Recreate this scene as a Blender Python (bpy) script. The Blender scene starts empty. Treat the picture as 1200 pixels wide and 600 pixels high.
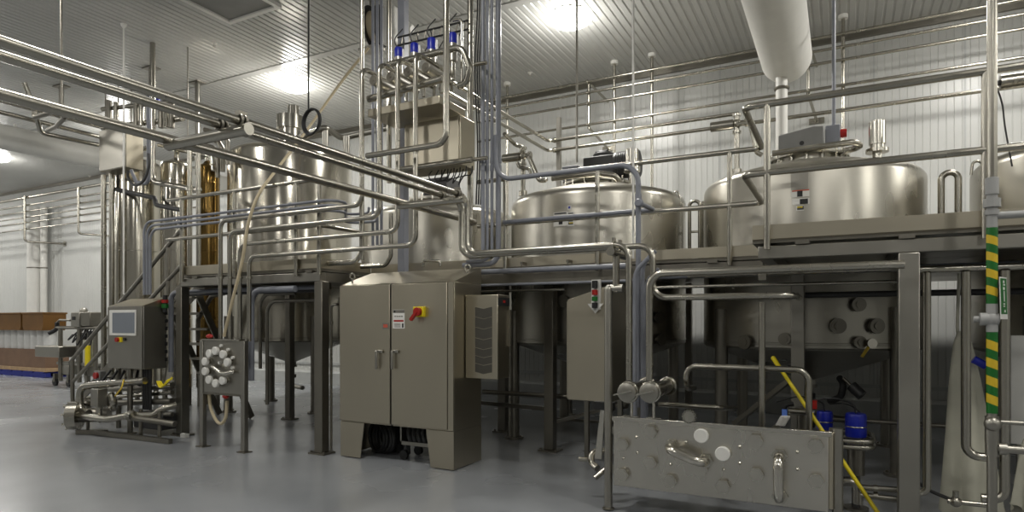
import bpy, bmesh, math, random
from mathutils import Vector
random.seed(7)
SC = bpy.context.scene
COL = SC.collection
PI = math.pi
# ---------------------------------------------------------------- camera calibration (1200 x 600 frame)
F, CX, HY, EYE = 734.0, 600.0, 377.0, 1.6
TH = math.radians(27.7)
sn, cs = math.sin(TH), math.cos(TH)

def pY(u, v, Y):
    k = (u-CX)/F
    zc = Y/(k*sn+cs)
    return Vector((cs*k*zc - sn*zc, Y, EYE+(HY-v)/F*zc))
def zdepth(p):
    return -sn*p[0]+cs*p[1]
def colu(p):
    return CX+F*(cs*p[0]+sn*p[1])/zdepth(p)
def mv(p, op, a):
    X, Y, Z = p
    if op == 'x':
        k = (a-CX)/F; X = Y*(k*cs-sn)/(cs+k*sn)
    elif op == 'y':
        k = (a-CX)/F; Y = X*(cs+k*sn)/(k*cs-sn)
    elif op == 'z':
        Z = EYE+(HY-a)/F*zdepth(p)
    elif op == 'X': X = a
    elif op == 'Y': Y = a
    elif op == 'Z': Z = a
    elif op == 'dX': X += a
    elif op == 'dY': Y += a
    elif op == 'dZ': Z += a
    return Vector((X, Y, Z))
def R(p, *steps):
    pts = [Vector(p)]
    it = iter(steps)
    for op in it:
        pts.append(mv(pts[-1], op, next(it)))
    return pts
def xat(u, Y): return pY(u, HY, Y).x
def zat(u, v, Y): return pY(u, v, Y).z

# ---------------------------------------------------------------- mesh builder
WL = {}
def frame_of(d):
    d = d.normalized()
    a = Vector((0, 0, 1)) if abs(d.z) < .9 else Vector((1, 0, 0))
    e1 = d.cross(a).normalized()
    return e1, d.cross(e1).normalized()

def fillet(pts, bend, n=6):
    pts = [Vector(p) for p in pts]
    if len(pts) < 3 or bend <= 0: return pts
    out = [pts[0]]
    for i in range(1, len(pts)-1):
        a, b, c = pts[i-1], pts[i], pts[i+1]
        d1, d2 = (a-b), (c-b)
        l1, l2 = d1.length, d2.length
        if l1 < 1e-6 or l2 < 1e-6: continue
        d1 /= l1; d2 /= l2
        ang = d1.angle(d2)
        if ang > PI-.03: out.append(b); continue
        t = min(bend/math.tan(ang/2), l1*.49, l2*.49)
        r = t*math.tan(ang/2)
        bis = (d1+d2).normalized()
        cen = b+bis*(r/math.sin(ang/2))
        s, e = b+d1*t-cen, b+d2*t-cen
        tot = s.angle(e)
        axis = s.cross(e).normalized()
        from mathutils import Quaternion
        for j in range(n+1):
            out.append(cen+Quaternion(axis, tot*j/n) @ s)
    out.append(pts[-1])
    return out

def spline(pts, n=8):
    pts = [Vector(p) for p in pts]
    P = [pts[0]*2-pts[1]]+pts+[pts[-1]*2-pts[-2]]
    out = []
    for i in range(1, len(P)-2):
        for j in range(n):
            t = j/n
            a, b, c, d = P[i-1], P[i], P[i+1], P[i+2]
            out.append(.5*((2*b)+(c-a)*t+(2*a-5*b+4*c-d)*t*t+(3*b-a-3*c+d)*t**3))
    out.append(pts[-1])
    return out

class MB:
    def __init__(self): self.v = []; self.f = []; self.mi = []; self.m = 0
    def add(self, vs, fs):
        b = len(self.v)
        self.v += [Vector(x) for x in vs]
        for f in fs:
            self.f.append([i+b for i in f]); self.mi.append(self.m)
        return self
    def mat(self, i): self.m = i; return self
    def box(self, x0, x1, y0, y1, z0, z1):
        if x0 > x1: x0, x1 = x1, x0
        if y0 > y1: y0, y1 = y1, y0
        if z0 > z1: z0, z1 = z1, z0
        vs = [(x, y, z) for z in (z0, z1) for x, y in ((x0, y0), (x1, y0), (x1, y1), (x0, y1))]
        return self.add(vs, [(3,2,1,0),(4,5,6,7),(0,1,5,4),(1,2,6,5),(2,3,7,6),(3,0,4,7)])
    def obox(self, c, ex, ey, ez):
        c, ex, ey, ez = map(Vector, (c, ex, ey, ez))
        vs = [c+ex*a+ey*b+ez*d for d in (-1, 1) for a, b in ((-1,-1),(1,-1),(1,1),(-1,1))]
        return self.add(vs, [(3,2,1,0),(4,5,6,7),(0,1,5,4),(1,2,6,5),(2,3,7,6),(3,0,4,7)])
    def bar(self, p0, p1, w, h=None, up=(0,0,1)):
        p0, p1 = Vector(p0), Vector(p1); d = p1-p0
        h = h or w
        u = Vector(up)
        if abs(d.normalized().dot(u)) > .95: u = Vector((0, 1, 0))
        s = d.cross(u).normalized(); t = s.cross(d).normalized()
        return self.obox((p0+p1)/2, d/2, s*w/2, t*h/2)
    def prism(self, poly, ext):
        ext = Vector(ext); n = len(poly)
        vs = [Vector(p) for p in poly]+[Vector(p)+ext for p in poly]
        fs = [tuple(range(n-1,-1,-1)), tuple(range(n, 2*n))]
        fs += [(i, (i+1) % n, n+(i+1) % n, n+i) for i in range(n)]
        return self.add(vs, fs)
    def tube(self, pts, r, bend=None, n=12, closed=False, raw=False, radii=None):
        if bend is None: bend = 3.0*r
        P = [Vector(p) for p in pts] if raw else fillet(pts, bend)
        m = len(P)
        tang = []
        for i in range(m):
            if closed: t = P[(i+1) % m]-P[i-1]
            else: t = P[min(i+1, m-1)]-P[max(i-1, 0)]
            tang.append(t.normalized() if t.length > 1e-9 else Vector((0,0,1)))
        e1, _ = frame_of(tang[0])
        vs = []
        for i in range(m):
            t = tang[i]
            e1 = (e1-t*e1.dot(t))
            if e1.length < 1e-6: e1, _ = frame_of(t)
            e1.normalize(); e2 = t.cross(e1)
            rr = radii[i] if radii else r
            # mitre compensation omitted: bends are sampled finely
            for j in range(n):
                a = 2*PI*j/n
                vs.append(P[i]+(e1*math.cos(a)+e2*math.sin(a))*rr)
        fs = []
        for i in range(m if closed else m-1):
            for j in range(n):
                a, b = i*n+j, i*n+(j+1) % n
                c, d = ((i+1) % m)*n+(j+1) % n, ((i+1) % m)*n+j
                fs.append((a, b, c, d))
        if not closed:
            fs.append(tuple(range(n-1, -1, -1)))
            fs.append(tuple(range((m-1)*n, m*n)))
        return self.add(vs, fs)
    def cyl(self, p0, p1, r, r1=None, n=20):
        return self.tube([p0, p1], r, 0, n, raw=True, radii=[r, r if r1 is None else r1])
    def ring(self, c, nrm, RR, r, n=28, m=8):
        e1, e2 = frame_of(Vector(nrm))
        c = Vector(c)
        return self.tube([c+(e1*math.cos(2*PI*i/n)+e2*math.sin(2*PI*i/n))*RR for i in range(n)], r, 0, m, closed=True, raw=True)
    def lathe(self, prof, o, d=(0,0,1), n=40, cap=True):
        d = Vector(d).normalized(); o = Vector(o)
        e1, e2 = frame_of(d)
        vs = []; m = len(prof)
        for r, h in prof:
            for j in range(n):
                a = 2*PI*j/n
                vs.append(o+d*h+(e1*math.cos(a)+e2*math.sin(a))*max(r, 1e-4))
        fs = [(i*n+j, i*n+(j+1) % n, (i+1)*n+(j+1) % n, (i+1)*n+j) for i in range(m-1) for j in range(n)]
        if cap:
            fs += [tuple(range(n-1,-1,-1)), tuple(range((m-1)*n, m*n))]
        return self.add(vs, fs)
    def sphere(self, c, r, s=(1,1,1), n=16):
        m = n//2; vs = []
        for i in range(m+1):
            th = PI*i/m
            for j in range(n):
                a = 2*PI*j/n
                vs.append(Vector(c)+Vector((r*s[0]*max(math.sin(th),1e-3)*math.cos(a), r*s[1]*max(math.sin(th),1e-3)*math.sin(a), r*s[2]*math.cos(th))))
        fs = [(i*n+j, (i+1)*n+j, (i+1)*n+(j+1) % n, i*n+(j+1) % n) for i in range(m) for j in range(n)]
        return self.add(vs, fs)
    def hexnut(self, c, d, r, h):
        return self.cyl(c, Vector(c)+Vector(d).normalized()*h, r, n=6)
    def build(self, name, mats, parent=None, label=None, cat=None, group=None, bevel=0, kind=None, flat=False):
        if not isinstance(mats, (list, tuple)): mats = [mats]
        if parent is not None:
            off = WL[parent.name]
        else:
            lo = [min(p[i] for p in self.v) for i in range(3)]; hi = [max(p[i] for p in self.v) for i in range(3)]
            off = Vector(((lo[0]+hi[0])/2, (lo[1]+hi[1])/2, lo[2]))
        me = bpy.data.meshes.new(name)
        me.from_pydata([tuple(p-off) for p in self.v], [], self.f)
        for i, p in enumerate(me.polygons): p.material_index = self.mi[i]
        bm = bmesh.new(); bm.from_mesh(me)
        bmesh.ops.recalc_face_normals(bm, faces=bm.faces[:])
        bm.to_mesh(me); bm.free()
        for m_ in mats: me.materials.append(m_)
        if not flat:
            me.polygons.foreach_set('use_smooth', [True]*len(me.polygons))
            me.set_sharp_from_angle(angle=math.radians(32))
        o = bpy.data.objects.new(name, me); COL.objects.link(o)
        if parent is not None: o.parent = parent
        else: o.location = off
        WL[o.name] = off
        if bevel:
            b = o.modifiers.new('edge', 'BEVEL'); b.width = bevel; b.segments = 2; b.limit_method = 'ANGLE'; b.angle_limit = math.radians(40)
        tag(o, label, cat, group, kind)
        return o

def tag(o, label=None, cat=None, group=None, kind=None):
    if label: o['label'] = label
    if cat: o['category'] = cat
    if group: o['group'] = group
    if kind: o['kind'] = kind
def E(name, loc, label, cat, group=None):
    o = bpy.data.objects.new(name, None); COL.objects.link(o)
    o.location = loc; o.empty_display_size = .1
    WL[o.name] = Vector(loc); tag(o, label, cat, group)
    return o
def struct(name, mb, m, **k): return mb.build(name, m, kind='structure', **k)

# ---------------------------------------------------------------- materials
def newmat(name):
    m = bpy.data.materials.new(name); m.use_nodes = True
    nt = m.node_tree
    return m, nt, nt.nodes['Principled BSDF']
def noise(nt, scale, stretch=(1,1,1), detail=3, coord='Object'):
    tc = nt.nodes.new('ShaderNodeTexCoord'); mp = nt.nodes.new('ShaderNodeMapping')
    mp.inputs['Scale'].default_value = stretch
    nz = nt.nodes.new('ShaderNodeTexNoise'); nz.inputs['Scale'].default_value = scale; nz.inputs['Detail'].default_value = detail
    nt.links.new(tc.outputs[coord], mp.inputs[0]); nt.links.new(mp.outputs[0], nz.inputs['Vector'])
    return nz
def ramp(nt, src, a, b, p0=.3, p1=.7):
    r = nt.nodes.new('ShaderNodeValToRGB')
    r.color_ramp.elements[0].position = p0; r.color_ramp.elements[1].position = p1
    r.color_ramp.elements[0].color = (*a, 1); r.color_ramp.elements[1].color = (*b, 1)
    nt.links.new(src.outputs[0], r.inputs[0]); return r
def rng(nt, src, a, b):
    r = nt.nodes.new('ShaderNodeMapRange'); r.inputs['To Min'].default_value = a; r.inputs['To Max'].default_value = b
    r.inputs['From Min'].default_value = .3; r.inputs['From Max'].default_value = .7
    nt.links.new(src.outputs[0], r.inputs[0]); return r
def metal(name, col, r0, r1, scale=6, stretch=(1,1,1), bump=0, bstretch=(1,1,40), bscale=30, var=.08):
    m, nt, b = newmat(name)
    b.inputs['Metallic'].default_value = 1
    nz = noise(nt, scale, stretch)
    c2 = tuple(c*(1-var) for c in col)
    nt.links.new(ramp(nt, nz, c2, col).outputs[0], b.inputs['Base Color'])
    nt.links.new(rng(nt, nz, r0, r1).outputs[0], b.inputs['Roughness'])
    if bump:
        n2 = noise(nt, bscale, bstretch, 2)
        bp = nt.nodes.new('ShaderNodeBump'); bp.inputs['Strength'].default_value = bump; bp.inputs['Distance'].default_value = .002
        nt.links.new(n2.outputs[0], bp.inputs['Height']); nt.links.new(bp.outputs[0], b.inputs['Normal'])
    return m
def paint(name, col, rough=.5, var=.06, scale=5, spec=.5, coat=0, bump=0):
    m, nt, b = newmat(name)
    nz = noise(nt, scale)
    nt.links.new(ramp(nt, nz, tuple(c*(1-var) for c in col), tuple(min(1, c*(1+var)) for c in col)).outputs[0], b.inputs['Base Color'])
    b.inputs['Roughness'].default_value = rough
    b.inputs['Specular IOR Level'].default_value = spec
    b.inputs['Coat Weight'].default_value = coat
    if bump:
        bp = nt.nodes.new('ShaderNodeBump'); bp.inputs['Strength'].default_value = bump; bp.inputs['Distance'].default_value = .004
        nt.links.new(noise(nt, scale*8).outputs[0], bp.inputs['Height']); nt.links.new(bp.outputs[0], b.inputs['Normal'])
    return m
def glow(name, col, s):
    m, nt, b = newmat(name)
    b.inputs['Base Color'].default_value = (*col, 1)
    b.inputs['Emission Color'].default_value = (*col, 1); b.inputs['Emission Strength'].default_value = s
    return m
STEEL = metal('pipe_steel', (.43, .41, .355), .24, .28, 3)
STEELB = metal('bright_steel', (.6, .575, .51), .18, .24, 3)
SHEET = metal('brushed_sheet', (.53, .485, .385), .31, .38, 1.2, (1,1,.3), .04, (1, 1, 60), 8)
TANK = metal('tank_steel', (.46, .44, .385), .24, .36, 1.2, (1,1,.5), .12, (1,1,14), 3)
SILO = metal('silo_steel', (.56, .53, .455), .13, .2, 1.2, (1,1,.3), .5, (3,3,.25), 3)
AMBER_REFL = metal('amber_reflection_tint', (.22, .14, .045), .14, .2, 2, (1,1,.2), .5, (6,6,.2), 3)  # steel with its orange reflections put into the base colour
DULL = metal('dull_steel', (.25, .235, .2), .34, .44, 3)
GREYST = metal('grey_frame_steel', (.36, .345, .305), .34, .42, 3)
CONDUIT = paint('conduit_paint', (.205, .215, .245), .38, .08)
PLASTIC = paint('grey_plastic', (.33, .33, .32), .45)
BLACK = paint('black_rubber', (.012, .012, .012), .5)
DARK = paint('dark_grey', (.045, .045, .045), .5)
MIDG = paint('mid_grey_paint', (.2, .2, .19), .5)
WHITE = paint('white_plastic', (.72, .71, .67), .4)
DUCT = paint('duct_jacket', (.66, .65, .61), .45, .03)
BLUE = paint('blue_plastic', (.006, .016, .33), .35)
BLUEP = paint('blue_pallet_paint', (.01, .02, .22), .6)
YELLOW = paint('yellow_plastic', (.75, .6, .01), .4)
GREEN = paint('green_tape', (.004, .12, .012), .4)
YTAPE = paint('yellow_tape', (.62, .43, .02), .4)
RED = paint('red_plastic', (.36, .012, .008), .35)
SALMON = paint('salmon_sticker', (.5, .09, .05), .5)
CARD = paint('cardboard', (.2, .12, .075), .75, .12, 3)
BINB = paint('brown_bin', (.15, .066, .008), .6, .12, 3)
WOOD = paint('pallet_wood', (.4, .27, .15), .7, .15, 8)
WRAP = paint('white_wrap', (.6, .6, .58), .4)
HOSE = paint('tan_hose', (.52, .44, .29), .5)
CLOTH = paint('cream_cloth', (.46, .45, .37), .85, .1, 4, .2, 0, .2)
SCREEN = paint('grey_screen', (.2, .22, .25), .25, .02)
HOLE = paint('vent_dark', (.03, .03, .03), .7)
LAMP = glow('lamp_lens', (1, .98, .92), 11)
PANEL = metal('panel_sheet', (.62, .595, .535), .24, .34, 2, (1,1,.3), .15, (1, 1, 60), 8)
SLOT = paint('vent_slot_paint', (.06, .056, .045), .45)
PIPEC = metal('clamp_steel', (.5, .48, .42), .2, .3, 6)

# ---------------------------------------------------------------- pipes
def pipe(label, pts, r, m=None, name='process_pipe', cat='pipe', bend=None, group=None, clamps=(), n=12, raw=False):
    o = MB().tube(pts, r, bend, n, raw=raw).build(name, m or STEEL, None, label, cat, group)
    for p, d in clamps:
        p = Vector(p); d = Vector(d).normalized()
        MB().cyl(p-d*.012, p+d*.012, r*1.55, n=16).build('clamp', PIPEC, o)
    return o
# ================================================================ ROOM
XL, XR, YF, YB, ZT = -36.0, 9.0, -9.0, 12.0, 6.43
m, nt, b = newmat('epoxy_floor')
nz = noise(nt, .5, (1,1,1), 5); nz2 = noise(nt, .9, (1,1,1), 3)
nt.links.new(ramp(nt, nz, (.225,.237,.25), (.285,.297,.31), .3, .7).outputs[0], b.inputs['Base Color'])
nt.links.new(rng(nt, nz2, .17, .3).outputs[0], b.inputs['Roughness'])
b.inputs['Specular IOR Level'].default_value = .5
bp = nt.nodes.new('ShaderNodeBump'); bp.inputs['Strength'].default_value = .05; bp.inputs['Distance'].default_value = .006
nt.links.new(noise(nt, 1.1, (1,1,1), 1).outputs[0], bp.inputs['Height']); nt.links.new(bp.outputs[0], b.inputs['Normal'])
FLOOR = m
WALLM = paint('wall_panel', (.52, .525, .505), .34, .03, 1.5)
CEILM = paint('ceiling_panel', (.47, .47, .45), .24, .03, 1.5)
CURBM = paint('curb_paint', (.42, .43, .42), .4)
struct('floor', MB().box(XL, XR, YF, YB, -.2, 0), FLOOR)
def ribbed(x0, x1, pitch, flat, depth, mk):
    prof = []; x = x0
    while x < x1:
        prof += [(x, 0), (x+flat, 0), (x+flat+(pitch-flat)*.3, depth), (x+pitch-(pitch-flat)*.3, depth)]
        x += pitch
    return prof
pr = ribbed(XL, XR, .125, .075, .012, 0)
mb = MB(); n = len(pr)
mb.add([(x, YF, ZT+d) for x, d in pr]+[(x, YB, ZT+d) for x, d in pr], [(i, i+1, n+i+1, n+i) for i in range(n-1)])
mb.box(XL, XR, YF, YB, ZT+.03, ZT+.1)
struct('ceiling', mb, CEILM, flat=True)
pr = ribbed(XL, XR, .105, .09, .007, 0); n = len(pr)
mb = MB()
mb.add([(x, YB+d, 0) for x, d in pr]+[(x, YB+d, ZT) for x, d in pr], [(i, i+1, n+i+1, n+i) for i in range(n-1)])
mb.box(XL, XR, YB+.012, YB+.2, 0, ZT)
struct('wall_back', mb, WALLM, flat=True)
struct('wall_left', MB().box(XL-.2, XL, YF, YB, 0, ZT), WALLM)
struct('wall_right', MB().box(XR, XR+.2, YF, YB, 0, ZT), WALLM)
DIMW = paint('darkened_wall_panel', (.36, .36, .35), .4, .03, 1.5)  # unseen wall behind the camera, coloured darker to deepen steel reflections
struct('wall_front', MB().box(XL, XR, YF-.2, YF, 0, ZT), DIMW)
mb = MB().prism([(XL, YB, 0), (XL, YB-.22, 0), (XL, YB-.22, .3), (XL, YB-.14, .34), (XL, YB, .34)], (XR-XL, 0, 0))
mb.box(XL, XR, YB-.03, YB, .5, .56)
struct('baseboard_back', mb, CURBM)
struct('trim_1', MB().box(XL, XR, 8.37, 8.52, ZT-.012, ZT+.005), CEILM)
struct('trim_2', MB().box(XL, XR, YB-.06, YB, ZT-.09, ZT), DULL)
struct('trim_3', MB().box(XL, XR, 2.9, 3.05, ZT-.012, ZT+.005), CEILM)
# vertical joints of the large wall panels
for i, u in enumerate((1024, 1131, 844)):
    x = xat(u, YB)
    struct('trim_%d' % (4+i), MB().box(x-.012, x+.012, YB-.006, YB+.002, .56, ZT-.09), CURBM)

hx0, hx1, hy0, hy1 = -8.63, -7.62, 5.3, 6.75
h = E('ceiling_hatch', ((hx0+hx1)/2, (hy0+hy1)/2, ZT-.05), 'square dark grey access hatch with pale frame in the ribbed ceiling', 'hatch')
MB().box(hx0, hx1, hy0, hy1, ZT-.02, ZT-.005).build('panel', MIDG, h)
mb = MB(); w = .07
mb.box(hx0-w, hx1+w, hy0-w, hy0, ZT-.05, ZT); mb.box(hx0-w, hx1+w, hy1, hy1+w, ZT-.05, ZT)
mb.box(hx0-w, hx0, hy0, hy1, ZT-.05, ZT); mb.box(hx1, hx1+w, hy0, hy1, ZT-.05, ZT)
mb.build('frame', DUCT, h)
for u, v, t in ((251, 50.5, 'by the dark hatch'), (621, 85, 'nearest the large bright lamp'), (105, 206, 'left of the silos')):
    zc = F*(ZT-EYE)/(HY-v); xc = (u-CX)/F*zc
    p = Vector((cs*xc-sn*zc, sn*xc+cs*zc, ZT))
    s = E('sprinkler_head', p-Vector((0,0,.06)), 'small sprinkler head on the ceiling '+t, 'sprinkler', 'ceiling sprinkler heads')
    MB().lathe([(.05,0),(.045,-.012),(.015,-.014),(.015,-.05)], p, n=16).build('escutcheon', WHITE, s)
    MB().lathe([(.02,-.05),(.03,-.055),(.03,-.06)], p, n=12).build('deflector', STEELB, s)

# lamps: one grid of round high-bay fittings
def lamp_at(x, y, e):
    d = bpy.data.lights.new('lamp_light', 'AREA'); d.shape = 'DISK'; d.size = .62; d.energy = e; d.color = (1, .975, .925)
    o = bpy.data.objects.new('lamp_light', d); COL.objects.link(o); o.location = (x, y, ZT-.2)
    d = bpy.data.lights.new('lamp_glow', 'POINT'); d.shadow_soft_size = .22; d.energy = e*.42; d.color = (1, .975, .925)  # extra point light added under each lamp to brighten the ceiling
    o = bpy.data.objects.new('lamp_glow', d); COL.objects.link(o); o.location = (x, y, ZT-.42)
for y, e in ((9.15, 120), (3.1, 85), (-3.0, 75)):
    for k in range(-5, 3):
        x = -3.77+6.0*k
        if XL < x < XR: lamp_at(x, y, e)
for k, t in ((0, 'large glowing round ceiling lamp near the top middle of the picture'), (-1, 'glowing round ceiling lamp behind the hanging black cable'),
             (-2, 'round ceiling lamp mostly hidden behind the left overhead pipes'), (-3, 'small far glowing ceiling lamp at the left, under the white duct')):
    x = -3.77+6.0*k; y = 9.15
    l = E('ceiling_lamp', (x, y, ZT-.16), t, 'lamp', 'round ceiling lamps')
    MB().lathe([(.3, -.0), (.31, -.012), (.3, -.025)], (x, y, ZT), n=36).build('housing', WHITE, l)
    MB().lathe([(.29, -.025), (.335, -.05), (.33, -.09), (.27, -.13), (.15, -.155), (0.01, -.16)], (x, y, ZT), n=36).build('lens', LAMP, l)
# ================================================================ TANKS
TY, TR = 8.5, 1.225
def sticker(mb, cx, cy, r, ang, z, w, h, t=.004):
    d = Vector((math.cos(ang), math.sin(ang), 0)); s = Vector((-d.y, d.x, 0))
    mb.obox(Vector((cx, cy, z))+d*(r+t*.5), s*w/2, d*t/2+d*.004, Vector((0,0,h/2)))
def patch(mb, cx, cy, r, a0, a1, z0, z1, t=.006, n=6):
    vs = []
    for i in range(n+1):
        a = a0+(a1-a0)*i/n
        for rr, z in ((r, z0), (r, z1), (r+t, z1), (r+t, z0)):
            vs.append((cx+rr*math.cos(a), cy+rr*math.sin(a), z))
    fs = [(4*i+j, 4*i+(j+1) % 4, 4*i+4+(j+1) % 4, 4*i+4+j) for i in range(n) for j in range(4)]
    fs += [(0,1,2,3), (4*n+3, 4*n+2, 4*n+1, 4*n)]
    mb.add(vs, fs)
def tank(cx, label, cy=TY, r=TR, zb=1.3, zt=3.22, legs=True, group='steel mixing tanks through the deck', legang=0, mat=None):
    t = E('mixing_tank', (cx, cy, 0), label, 'tank', group)
    prof = [(r-.02, zb), (r, zb+.02), (r, zb+.05), (r+.006, zb+.055), (r+.006, zb+.07), (r, zb+.075), (r, zt-.02)]
    for i in range(1, 9):
        a = PI/2*i/8
        prof.append((r-.16+.16*math.cos(a), zt-.02+.13*math.sin(a)))
    for i in range(1, 8):
        q = 1-i/8
        prof.append(((r-.16)*q, zt+.11+.20*(1-q*q)))
    MB().lathe(prof, (cx, cy, 0), n=72).build('shell', mat or TANK, t)
    MB().lathe([(.09, zb-.5), (.09, zb-.40), (r-.02, zb-.002), (r-.02, zb+.01)], (cx, cy, 0), n=56).build('cone_bottom', TANK, t)
    mb = MB().lathe([(.05, zb-.75), (.05, zb-.5), (.1, zb-.5), (.1, zb-.46)], (cx, cy, 0), n=20)
    mb.cyl((cx, cy, zb-.70), (cx, cy, zb-.64), .09)
    mb.tube([(cx, cy, zb-.72), (cx, cy, zb-.85), (cx+.5, cy-.2, zb-.85)], .04)
    mb.build('outlet_valve', DULL, t)
    if legs:
        for k in range(4):
            a = PI/4+PI/2*k+legang
            x, y = cx+(r+.02)*math.cos(a), cy+(r+.02)*math.sin(a)
            l = MB().cyl((x, y, .03), (x, y, zb+.45), .074, n=24).build('leg', DULL, t)
            mb = MB().cyl((x, y, 0), (x, y, .03), .13, n=20)
            for q in range(4):
                mb.hexnut((x+.1*math.cos(q*PI/2), y+.1*math.sin(q*PI/2), .03), (0,0,1), .014, .02)
            mb.build('foot', DULL, l)
    return t
def collar(t, cx, cy, z, r):
    MB().lathe([(r, z-.1), (r, z+.07), (r+.05, z+.07), (r+.05, z+.1), (r-.04, z+.1), (r-.04, z+.13), (.02, z+.17)], (cx, cy, 0), n=40).build('manway_collar', TANK, t)
    for k in range(16):
        a = 2*PI*k/16
        MB().cyl((cx+(r+.035)*math.cos(a), cy+(r+.035)*math.sin(a), z-.0), (cx+(r+.035)*math.cos(a), cy+(r+.035)*math.sin(a), z+.15), .018, n=8).build('swing_bolt', STEELB, t)

XA, XB, XC, XD, XE = -.356, -3.09, -5.82, -9.15, 2.5
# right tank
ta = tank(XA, 'large steel tank with boxy grey gear cover and stacked stickers below the round duct')
collar(ta, XA, TY, 3.5, .40)
zb_ = 3.60
mb = MB().prism([(XA-.32, TY-.2, zb_), (XA+.18, TY-.2, zb_), (XA+.18, TY-.2, zb_+.33), (XA+.06, TY-.2, zb_+.34), (XA-.32, TY-.2, zb_+.28)], (0, .45, 0))
gb = mb.build('gear_cover', MIDG, ta, bevel=.015)
for dx, dz in ((-.23, .08), (-.06, .15)): MB().cyl((XA+dx, TY-.2, zb_+dz), (XA+dx, TY-.208, zb_+dz), .026, n=14).build('cover_hole', HOLE, gb)
p = pY(977, 164, 8.55)
MB().box(p.x-.09, p.x+.07, 8.45, 8.6, 3.74, 3.965).build('junction_box', CONDUIT, ta, bevel=.01)
MB().cyl((p.x+.07, 8.5, 3.86), (p.x+.14, 8.5, 3.86), .05).build('switch', RED, ta)
p = pY(1028, 182, 8.3); zq = 3.4
mb = MB().cyl((p.x, 8.3, zq), (p.x, 8.3, p.z+.05), .05); mb.cyl((p.x, 8.3, p.z+.03), (p.x, 8.3, p.z+.07), .12)
mb.cyl((p.x, 8.3, p.z+.07), (p.x, 8.3, p.z+.12), .075); mb.cyl((p.x, 8.3, p.z+.12), (p.x, 8.3, p.z+.38), .088); mb.cyl((p.x, 8.3, p.z+.38), (p.x, 8.3, p.z+.40), .05)
mb.build('spray_head', STEELB, ta)
mb = MB().tube([pY(905, 180, 8.0), pY(1003, 166, 8.0), pY(1008, 171, 8.12), pY(1003, 174, 8.3), pY(985, 178, 8.3), (pY(985, 178, 8.3).x, 8.3, 3.45)], .035)
mb.build('inlet_pipe', STEEL, ta)
a0 = math.atan2(-TY, -XA)
def tank_ang(u, cx, cy, r):
    best = None
    for i in range(-120, 121):
        a = math.atan2(-cy, -cx)+math.radians(i*.6)
        q = abs(colu((cx+r*math.cos(a), cy+r*math.sin(a), 2))-u)
        if best is None or q < best[0]: best = (q, a)
    return best[1]
def tank_sticker(t, cx, u0, u1, v0, v1, mat, name='sticker', lbl=None):
    a, b_ = tank_ang(u0, cx, TY, TR), tank_ang(u1, cx, TY, TR)
    p = (cx+TR*math.cos((a+b_)/2), TY+TR*math.sin((a+b_)/2))
    d = zdepth(p)
    z0, z1 = EYE+(HY-v1)/F*d, EYE+(HY-v0)/F*d
    mb = MB(); patch(mb, cx, TY, TR, a, b_, z0, z1, .004)
    return mb.build(name, mat, t, label=lbl)
tank_sticker(ta, XA, 927.5, 947.5, 202, 222, GREYST, 'name_plate')
for u0, u1, v0, v1, m_ in ((927,949,223,231,WHITE),(934,941,223.6,230.4,BLACK),(928,948.6,222.6,223.9,SALMON),(929,948,232.5,239.5,WHITE),(938,947,233,239,BLACK),(933,942.6,241,247,WHITE),(934.2,941.6,241.6,245.8,DARK),(935,941,242,243.6,YELLOW)):
    s = tank_sticker(ta, XA, u0, u1, v0, v1, m_)
    if m_ is not WHITE: s.location = Vector((-.35, -1, 0)).normalized()*.004
# centre tank
tb = tank(XB, 'large steel tank with dark agitator motor, behind the looped grey conduit')
collar(tb, XB, TY, 3.46, .44)
mb = MB().box(XB-.14, XB+.34, TY-.2, TY+.2, 3.6, 3.92); mb.cyl((XB+.1, TY, 3.92), (XB+.1, TY, 3.99), .15); mb.box(XB+.0, XB+.2, TY-.1, TY+.1, 3.98, 4.02)
mb.build('gearbox', DARK, tb, bevel=.02)
mb = MB().cyl((XB+.32, TY-.1, 3.77), (XB+.6, TY-.1, 3.77), .18, n=28); mb.cyl((XB+.6, TY-.1, 3.77), (XB+.64, TY-.1, 3.77), .19, n=28)
for k in range(8): mb.ring((XB+.36+k*.03, TY-.1, 3.77), (1,0,0), .18, .008)
mb.build('motor', DARK, tb)
mb = MB().box(XB-.42, XB-.18, TY-.3, TY-.08, 3.6, 3.8); mb.build('junction_box', CONDUIT, tb, bevel=.015)
mb = MB().cyl((XB+.62, 8.15, 3.3), (XB+.62, 8.15, 3.64), .04); mb.cyl((XB+.62, 8.15, 3.6), (XB+.62, 8.15, 3.66), .11); mb.cyl((XB+.62, 8.15, 3.66), (XB+.62, 8.15, 3.9), .085)
mb.build('spray_head', STEELB, tb)
mb = MB().tube([pY(647, 209, 7.9), pY(700, 203, 7.9), pY(722, 206, 8.0), pY(728, 216, 8.1)], .04); mb.build('inlet_pipe', STEEL, tb)
mb = MB().tube([pY(787, 234, 8.2), pY(790, 225, 8.2), pY(794, 224, 8.2), pY(797, 232, 8.2)], .012, .03); mb.build('lifting_eye', STEEL, tb)
for u0, u1, v0, v1, m_ in ((648.5,664.5,248.5,265,WHITE),(665.5,673.5,248.5,265,WHITE),(650,664,256,257.4,SALMON),(655,659.5,257.6,263,BLACK),(666.5,672,256,259.5,BLACK),(666.5,672,260.5,263,DARK),(650,664,249.4,251,DARK),(666.5,672,249.4,250.6,BLACK),(667,671.5,260.6,261.8,YELLOW),(665,670,240.5,246,WHITE),(666.2,668.5,242,244.5,BLUE)):
    s = tank_sticker(tb, XB, u0, u1, v0, v1, m_)
    if m_ is not WHITE: s.location = Vector((0, -1, 0))*.004
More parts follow.
